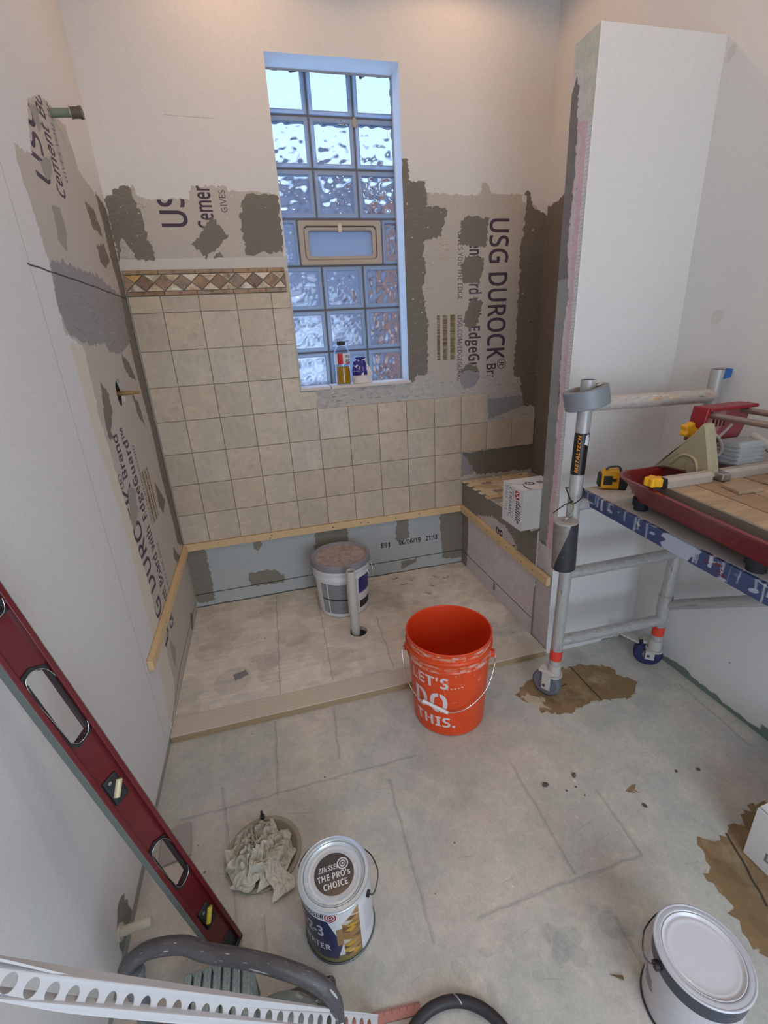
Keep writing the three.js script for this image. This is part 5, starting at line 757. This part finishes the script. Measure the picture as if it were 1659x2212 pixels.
// ---------- tile saw on the platform ----------
{
  const o = thing('tile_saw', 'red bridge tile saw with yellow knobs on the scaffold platform', 'tile saw', [0, 0, 0]);
  const redTex = paint(512, 512, [0, 1, 0, 1], (c) => { c.fillStyle = 'rgb(122,24,28)'; c.fillRect(0, 0, 1, 1); specks(c, 60, [0, 1, 0, 1], ['rgba(198,170,166,.5)', 'rgba(160,90,88,.4)'], 0.003, 0.012); for (let k = 0; k < 26; k++) { const x = rr(0, 1), y = rr(0, 1); stroke(c, [x, y, x + rr(-0.04, 0.04), y + rr(-0.04, 0.04)], 'rgba(206,170,164,.6)', 0.003, 0.004); } }, [[20, 20, 0.12, 0.02, 2], [120, 120, 0.08, 0, 3]]);
  const redM = phys(0xffffff, 0.35, { map: redTex, clearcoat: 0.3 }), dustRed = mat(0xffffff, 0.7, { map: paint(256, 256, [0, 1, 0, 1], (c) => { c.fillStyle = 'rgb(142,66,68)'; c.fillRect(0, 0, 1, 1); specks(c, 70, [0, 1, 0, 1], ['rgba(184,150,146,.5)', 'rgba(112,40,44,.5)'], 0.02, 0.09); }, [[30, 30, 0.15, 0, 4]]) });
  // tray: a flared tub, far rim at z 1.29
  const Y0 = 0.862, Y1 = 0.934, skew = (z) => -0.135 * (z - 1.3);
  const ringAt = (x0, x1, z0, z1, r, y, n = 8) => { const pts = []; for (const [cx, cz, a0] of [[x0 + r, z0 + r, Math.PI], [x1 - r, z0 + r, 1.5 * Math.PI], [x1 - r, z1 - r, 0], [x0 + r, z1 - r, 0.5 * Math.PI]]) for (let k = 0; k <= n; k++) { const a = a0 + k / n * Math.PI / 2, z = cz + r * Math.sin(a); pts.push([cx + r * Math.cos(a) + skew(z), y, z]); } return pts; };
  const rings = [[1.56, 1.85, 1.345, 1.76, 0.03, Y0 - 0.004], [1.514, 1.895, 1.285, 1.815, 0.05, Y0], [1.476, 1.925, 1.258, 1.85, 0.06, Y1 - 0.014], [1.463, 1.938, 1.246, 1.862, 0.065, Y1 - 0.004], [1.46, 1.94, 1.243, 1.865, 0.065, Y1 + 0.001], [1.47, 1.93, 1.253, 1.855, 0.06, Y1 + 0.002], [1.482, 1.918, 1.266, 1.842, 0.055, Y1 - 0.012], [1.52, 1.888, 1.292, 1.808, 0.05, Y0 + 0.006], [1.57, 1.84, 1.35, 1.75, 0.03, Y0 + 0.004]].map((a) => ringAt(...a));
  const nP = rings[0].length, pos = [], uv = [], idx = []; rings.forEach((r, j) => r.forEach(([x, y, z], i) => { pos.push(x, y, z); uv.push(i / nP * 3, j / 4); })); for (let j = 0; j < rings.length - 1; j++) for (let i = 0; i < nP; i++) { const a = j * nP + i, b = j * nP + (i + 1) % nP; idx.push(a, a + nP, b, b, a + nP, b + nP); }
  for (const j of [0, rings.length - 1]) { const c = pos.length / 3; pos.push(1.69, rings[j][0][1], 1.54); uv.push(0.5, 0.5); for (let i = 0; i < nP; i++) { const a = j * nP + i, b = j * nP + (i + 1) % nP; j ? idx.push(a, c, b) : idx.push(a, b, c); } }
  const tg = new THREE.BufferGeometry(); tg.setAttribute('position', new THREE.Float32BufferAttribute(pos, 3)); tg.setAttribute('uv', new THREE.Float32BufferAttribute(uv, 2)); tg.setIndex(idx); redM.side = THREE.DoubleSide; part(o, 'tray', toCreasedNormals(tg, 0.7), redM, 'dark red water tray');
  for (const [x, z] of [[1.534, 1.31], [1.484, 1.695], [1.86, 1.33], [1.83, 1.72]]) part(o, 'foot', join([rod([x, 0.8305, z], [x, 0.848, z], 0.019, 24), rod([x, 0.846, z], [x, 0.866, z], 0.024, 24)]), M.rubber);
  // table: boards with grooves between
  const TYt = 0.938, woodM = [mat(0xffffff, 0.75, { map: woodTex('rgb(176,150,122)', 'rgba(120,90,60,.2)', 8) }), mat(0xf2ece6, 0.75, { map: woodTex('rgb(170,146,120)', 'rgba(120,90,60,.2)', 12) })];
  for (const q of [[1.492, -1.385, 1.50, -1.385, 1.44, -1.84, 1.432, -1.84], [1.905, -1.385, 1.92, -1.385, 1.87, -1.84, 1.855, -1.84]]) part(o, 'table_frame', slab(shapeOf(q), 0.022).rotateX(-Math.PI / 2).translate(0, TYt - 0.02, 0), mat(0x8b8478, 0.6, { metalness: 0.3 }));
  for (let k = 0; k < 5; k++) { const a = 1.503 + k * 0.081, b = a + 0.076; part(o, numbered('table_slat'), slab(shapeOf([a, -1.39, b, -1.39, b - 0.061, -1.84, a - 0.061, -1.84]), 0.012, 0.0012).rotateX(-Math.PI / 2).translate(0, TYt - 0.012, 0), woodM[k % 2]); }
  part(o, 'table_bed', slab(shapeOf([1.50, -1.392, 1.905, -1.392, 1.85, -1.838, 1.44, -1.838]), 0.004).rotateX(-Math.PI / 2).translate(0, TYt - 0.018, 0), mat(0x4a4038, 0.9));
  const fenceM = mat(0xb9ada2, 0.6, { metalness: 0.2 });
  const fence = (x0, x1) => slab(shapeOf([0, 0, 0.034, 0, 0.034, 0.018, 0.026, 0.026, 0.008, 0.026, 0, 0.018]), x1 - x0, 0.001).rotateY(Math.PI / 2).translate(x0, TYt + 0.0005, 1.435);
  part(o, 'fence', fence(1.486, 1.632), fenceM); part(o, 'fence', fence(1.675, 1.925), fenceM); part(o, 'fence_end', rbox(0.012, 0.026, 0.032, 0.002, 1.479, TYt + 0.014, 1.418), M.black);
  part(o, 'clamp_block', rbox(0.03, 0.02, 0.03, 0.003, 1.664, TYt + 0.012, 1.432), M.steel);
  const knob = (x, y, z, ax) => { const s = new THREE.Shape(); for (let k = 0; k <= 60; k++) { const a = k / 60 * 2 * Math.PI, r = 0.0195 + 0.0035 * Math.cos(a * 5); k ? s.lineTo(r * Math.cos(a), r * Math.sin(a)) : s.moveTo(r, 0); } const g = slab(s, 0.024, 0.003).translate(0, 0, -0.012); if (ax === 'y') g.rotateX(-Math.PI / 2); if (ax === 'x') g.rotateY(Math.PI / 2); return g.translate(x, y, z); };
  part(o, 'knob', knob(1.462, TYt + 0.017, 1.412, 'y'), M.yellow, 'yellow lobed knob'); part(o, 'knob', knob(1.668, 1.052, 1.30, 'z').rotateY(0), M.yellow, 'yellow lobed knob');
  // blade guard: shaped shell across x, translucent beige plastic
  const gs = shapeOf([1.18, 0.885, 1.225, 0.925, 1.26, 0.965, 1.285, 0.995, 1.315, 1.02, 1.345, 1.05, 1.365, 1.078, 1.372, 1.085, 1.382, 1.083, 1.388, 1.07, 1.404, 1.02, 1.418, 0.975, 1.424, 0.948, 1.36, 0.942, 1.27, 0.938, 1.225, 0.918, 1.195, 0.888]);
  part(o, 'blade_guard', smooth(slab(gs, 0.034, 0.006).rotateY(-Math.PI / 2).translate(1.667, 0, 0), 0.5), phys(0xb3a988, 0.5, { transmission: 0.2, thickness: 0 }), 'beige plastic blade guard'); part(o, 'guard_stiffener', tube([[1.631, 0.955, 1.29], [1.631, 0.99, 1.33], [1.631, 0.985, 1.37], [1.631, 0.955, 1.385]], 0.004, 30, 6), mat(0xa89e7e, 0.6));
  part(o, 'arbor_boss', rod([1.63, 0.958, 1.365], [1.637, 0.958, 1.365], 0.018, 20), mat(0xa0957a, 0.6));
  // blade head: red bracket and motor
  const br = shapeOf([1.700, 1.098, 1.712, 1.112, 1.868, 1.106, 1.874, 1.08, 1.868, 1.045, 1.845, 1.0, 1.815, 0.972, 1.80, 0.962, 1.775, 0.985, 1.735, 1.0, 1.69, 1.02]);
  part(o, 'head_bracket', slab(br, 0.022, 0.003).translate(0, 0, 1.285), dustRed, 'dusty red head bracket'); part(o, 'bracket_flange', join([rbox(0.17, 0.01, 0.06, 0.003, 1.79, 1.108, 1.30), rbox(0.012, 0.1, 0.05, 0.003).rotateZ(-0.16).translate(1.697, 1.065, 1.30)]), phys(0x8e1c24, 0.4));
  for (let k = 0; k < 4; k++) part(o, 'vent_slot', box(0.005, 0.024, 0.003, 1.745 + k * 0.013, 1.066, 1.3075), mat(0x4a1014, 0.8));
  part(o, 'bracket_rib', rod([1.775, 1.02, 1.307], [1.815, 1.055, 1.307], 0.005, 10), mat(0xb09a96, 0.8)); part(o, 'hose_loop', tube([[1.70, 1.05, 1.35], [1.725, 1.03, 1.352], [1.745, 0.995, 1.35], [1.74, 0.978, 1.345], [1.725, 0.99, 1.345], [1.70, 1.035, 1.345]], 0.0045, 50, 8), mat(0xa39488, 0.6));
  const railM = mat(0x9a8478, 0.4, { metalness: 0.5 }); part(o, 'rail', rod([1.718, 1.092, 1.30], [1.66, 1.092, 2.05], 0.0085, 18), railM); part(o, 'rail', rod([1.845, 1.094, 1.30], [1.79, 1.094, 2.05], 0.0085, 18), railM);
  part(o, 'rail_end_bracket', rbox(0.2, 0.2, 0.025, 0.006, 1.73, 1.01, 2.055), redM); part(o, 'rail_post', rbox(0.05, 0.2, 0.03, 0.004, 1.73, 0.95, 2.03), redM);
  part(o, 'motor', join([rbox(0.09, 0.075, 0.07, 0.01, 1.80, 0.985, 1.36), ...[0, 1, 2, 3, 4].map((k) => rbox(0.092, 0.006, 0.074, 0.002, 1.80, 0.96 + k * 0.012, 1.36))]), mat(0xa6acae, 0.6)); part(o, 'support_tube', rod([1.87, 1.02, 1.33], [1.92, 0.94, 1.47], 0.014, 16), mat(0xc2b6aa, 0.6));
}
// cut tiles on the saw table
{
  const tm = mat(0xd2c4ae, 0.5, { map: tileTex }), a = solo('cut_tile', 'cut cream tile lying on the saw table by the clamp', 'tile', slab(shapeOf([0.0, 0.03, 0.058, 0.044, 0.07, 0.02, 0.054, -0.04, -0.018, -0.03]), 0.008, 0.001).rotateX(-Math.PI / 2), tm); a.position.set(1.615, 0.9385, 1.505); a.rotation.y = 0.05;
  const b = solo('cut_tile', 'cream tile at the right edge on the saw table', 'tile', slab(rectShape(0, 0.1, 0, 0.1), 0.008, 0.001).rotateX(-Math.PI / 2), tm); b.position.set(1.745, 0.9385, 1.59); b.rotation.y = 0.2;
  const c = solo('blue_clip', 'small dark blue clip beside the tape measure on the platform', 'clip', rbox(0.02, 0.025, 0.014, 0.003), mat(0x2a3c8c, 0.5)); c.position.set(1.628, 0.843, 1.185);
}

// ---------- neighbours outside the glass blocks ----------
{
  const siding = struct('yard_ground', 'pale paved yard outside the window wall', 'ground', span(-8, 10, -1.2, -1.1, -14, -0.3), mat(0x8f8d92, 0.9));
  const h = thing('neighbour_house', 'pale neighbouring house seen blurred through the glass blocks', 'house', [0, -1.1, -4.5]);
  part(h, 'wall', span(-6, 2.25, 0, 4.3, -0.3, 0), mat(0x8e8c9c, 0.9)); part(h, 'brick_wall', span(2.25, 7, 0, 4.1, -0.3, 0.2), mat(0x9a6e62, 0.9)); part(h, 'eave', span(-6, 7, 4.3, 4.42, -0.4, 0.3), mat(0xdadce4, 0.8));
}
renderer.render(scene, camera);
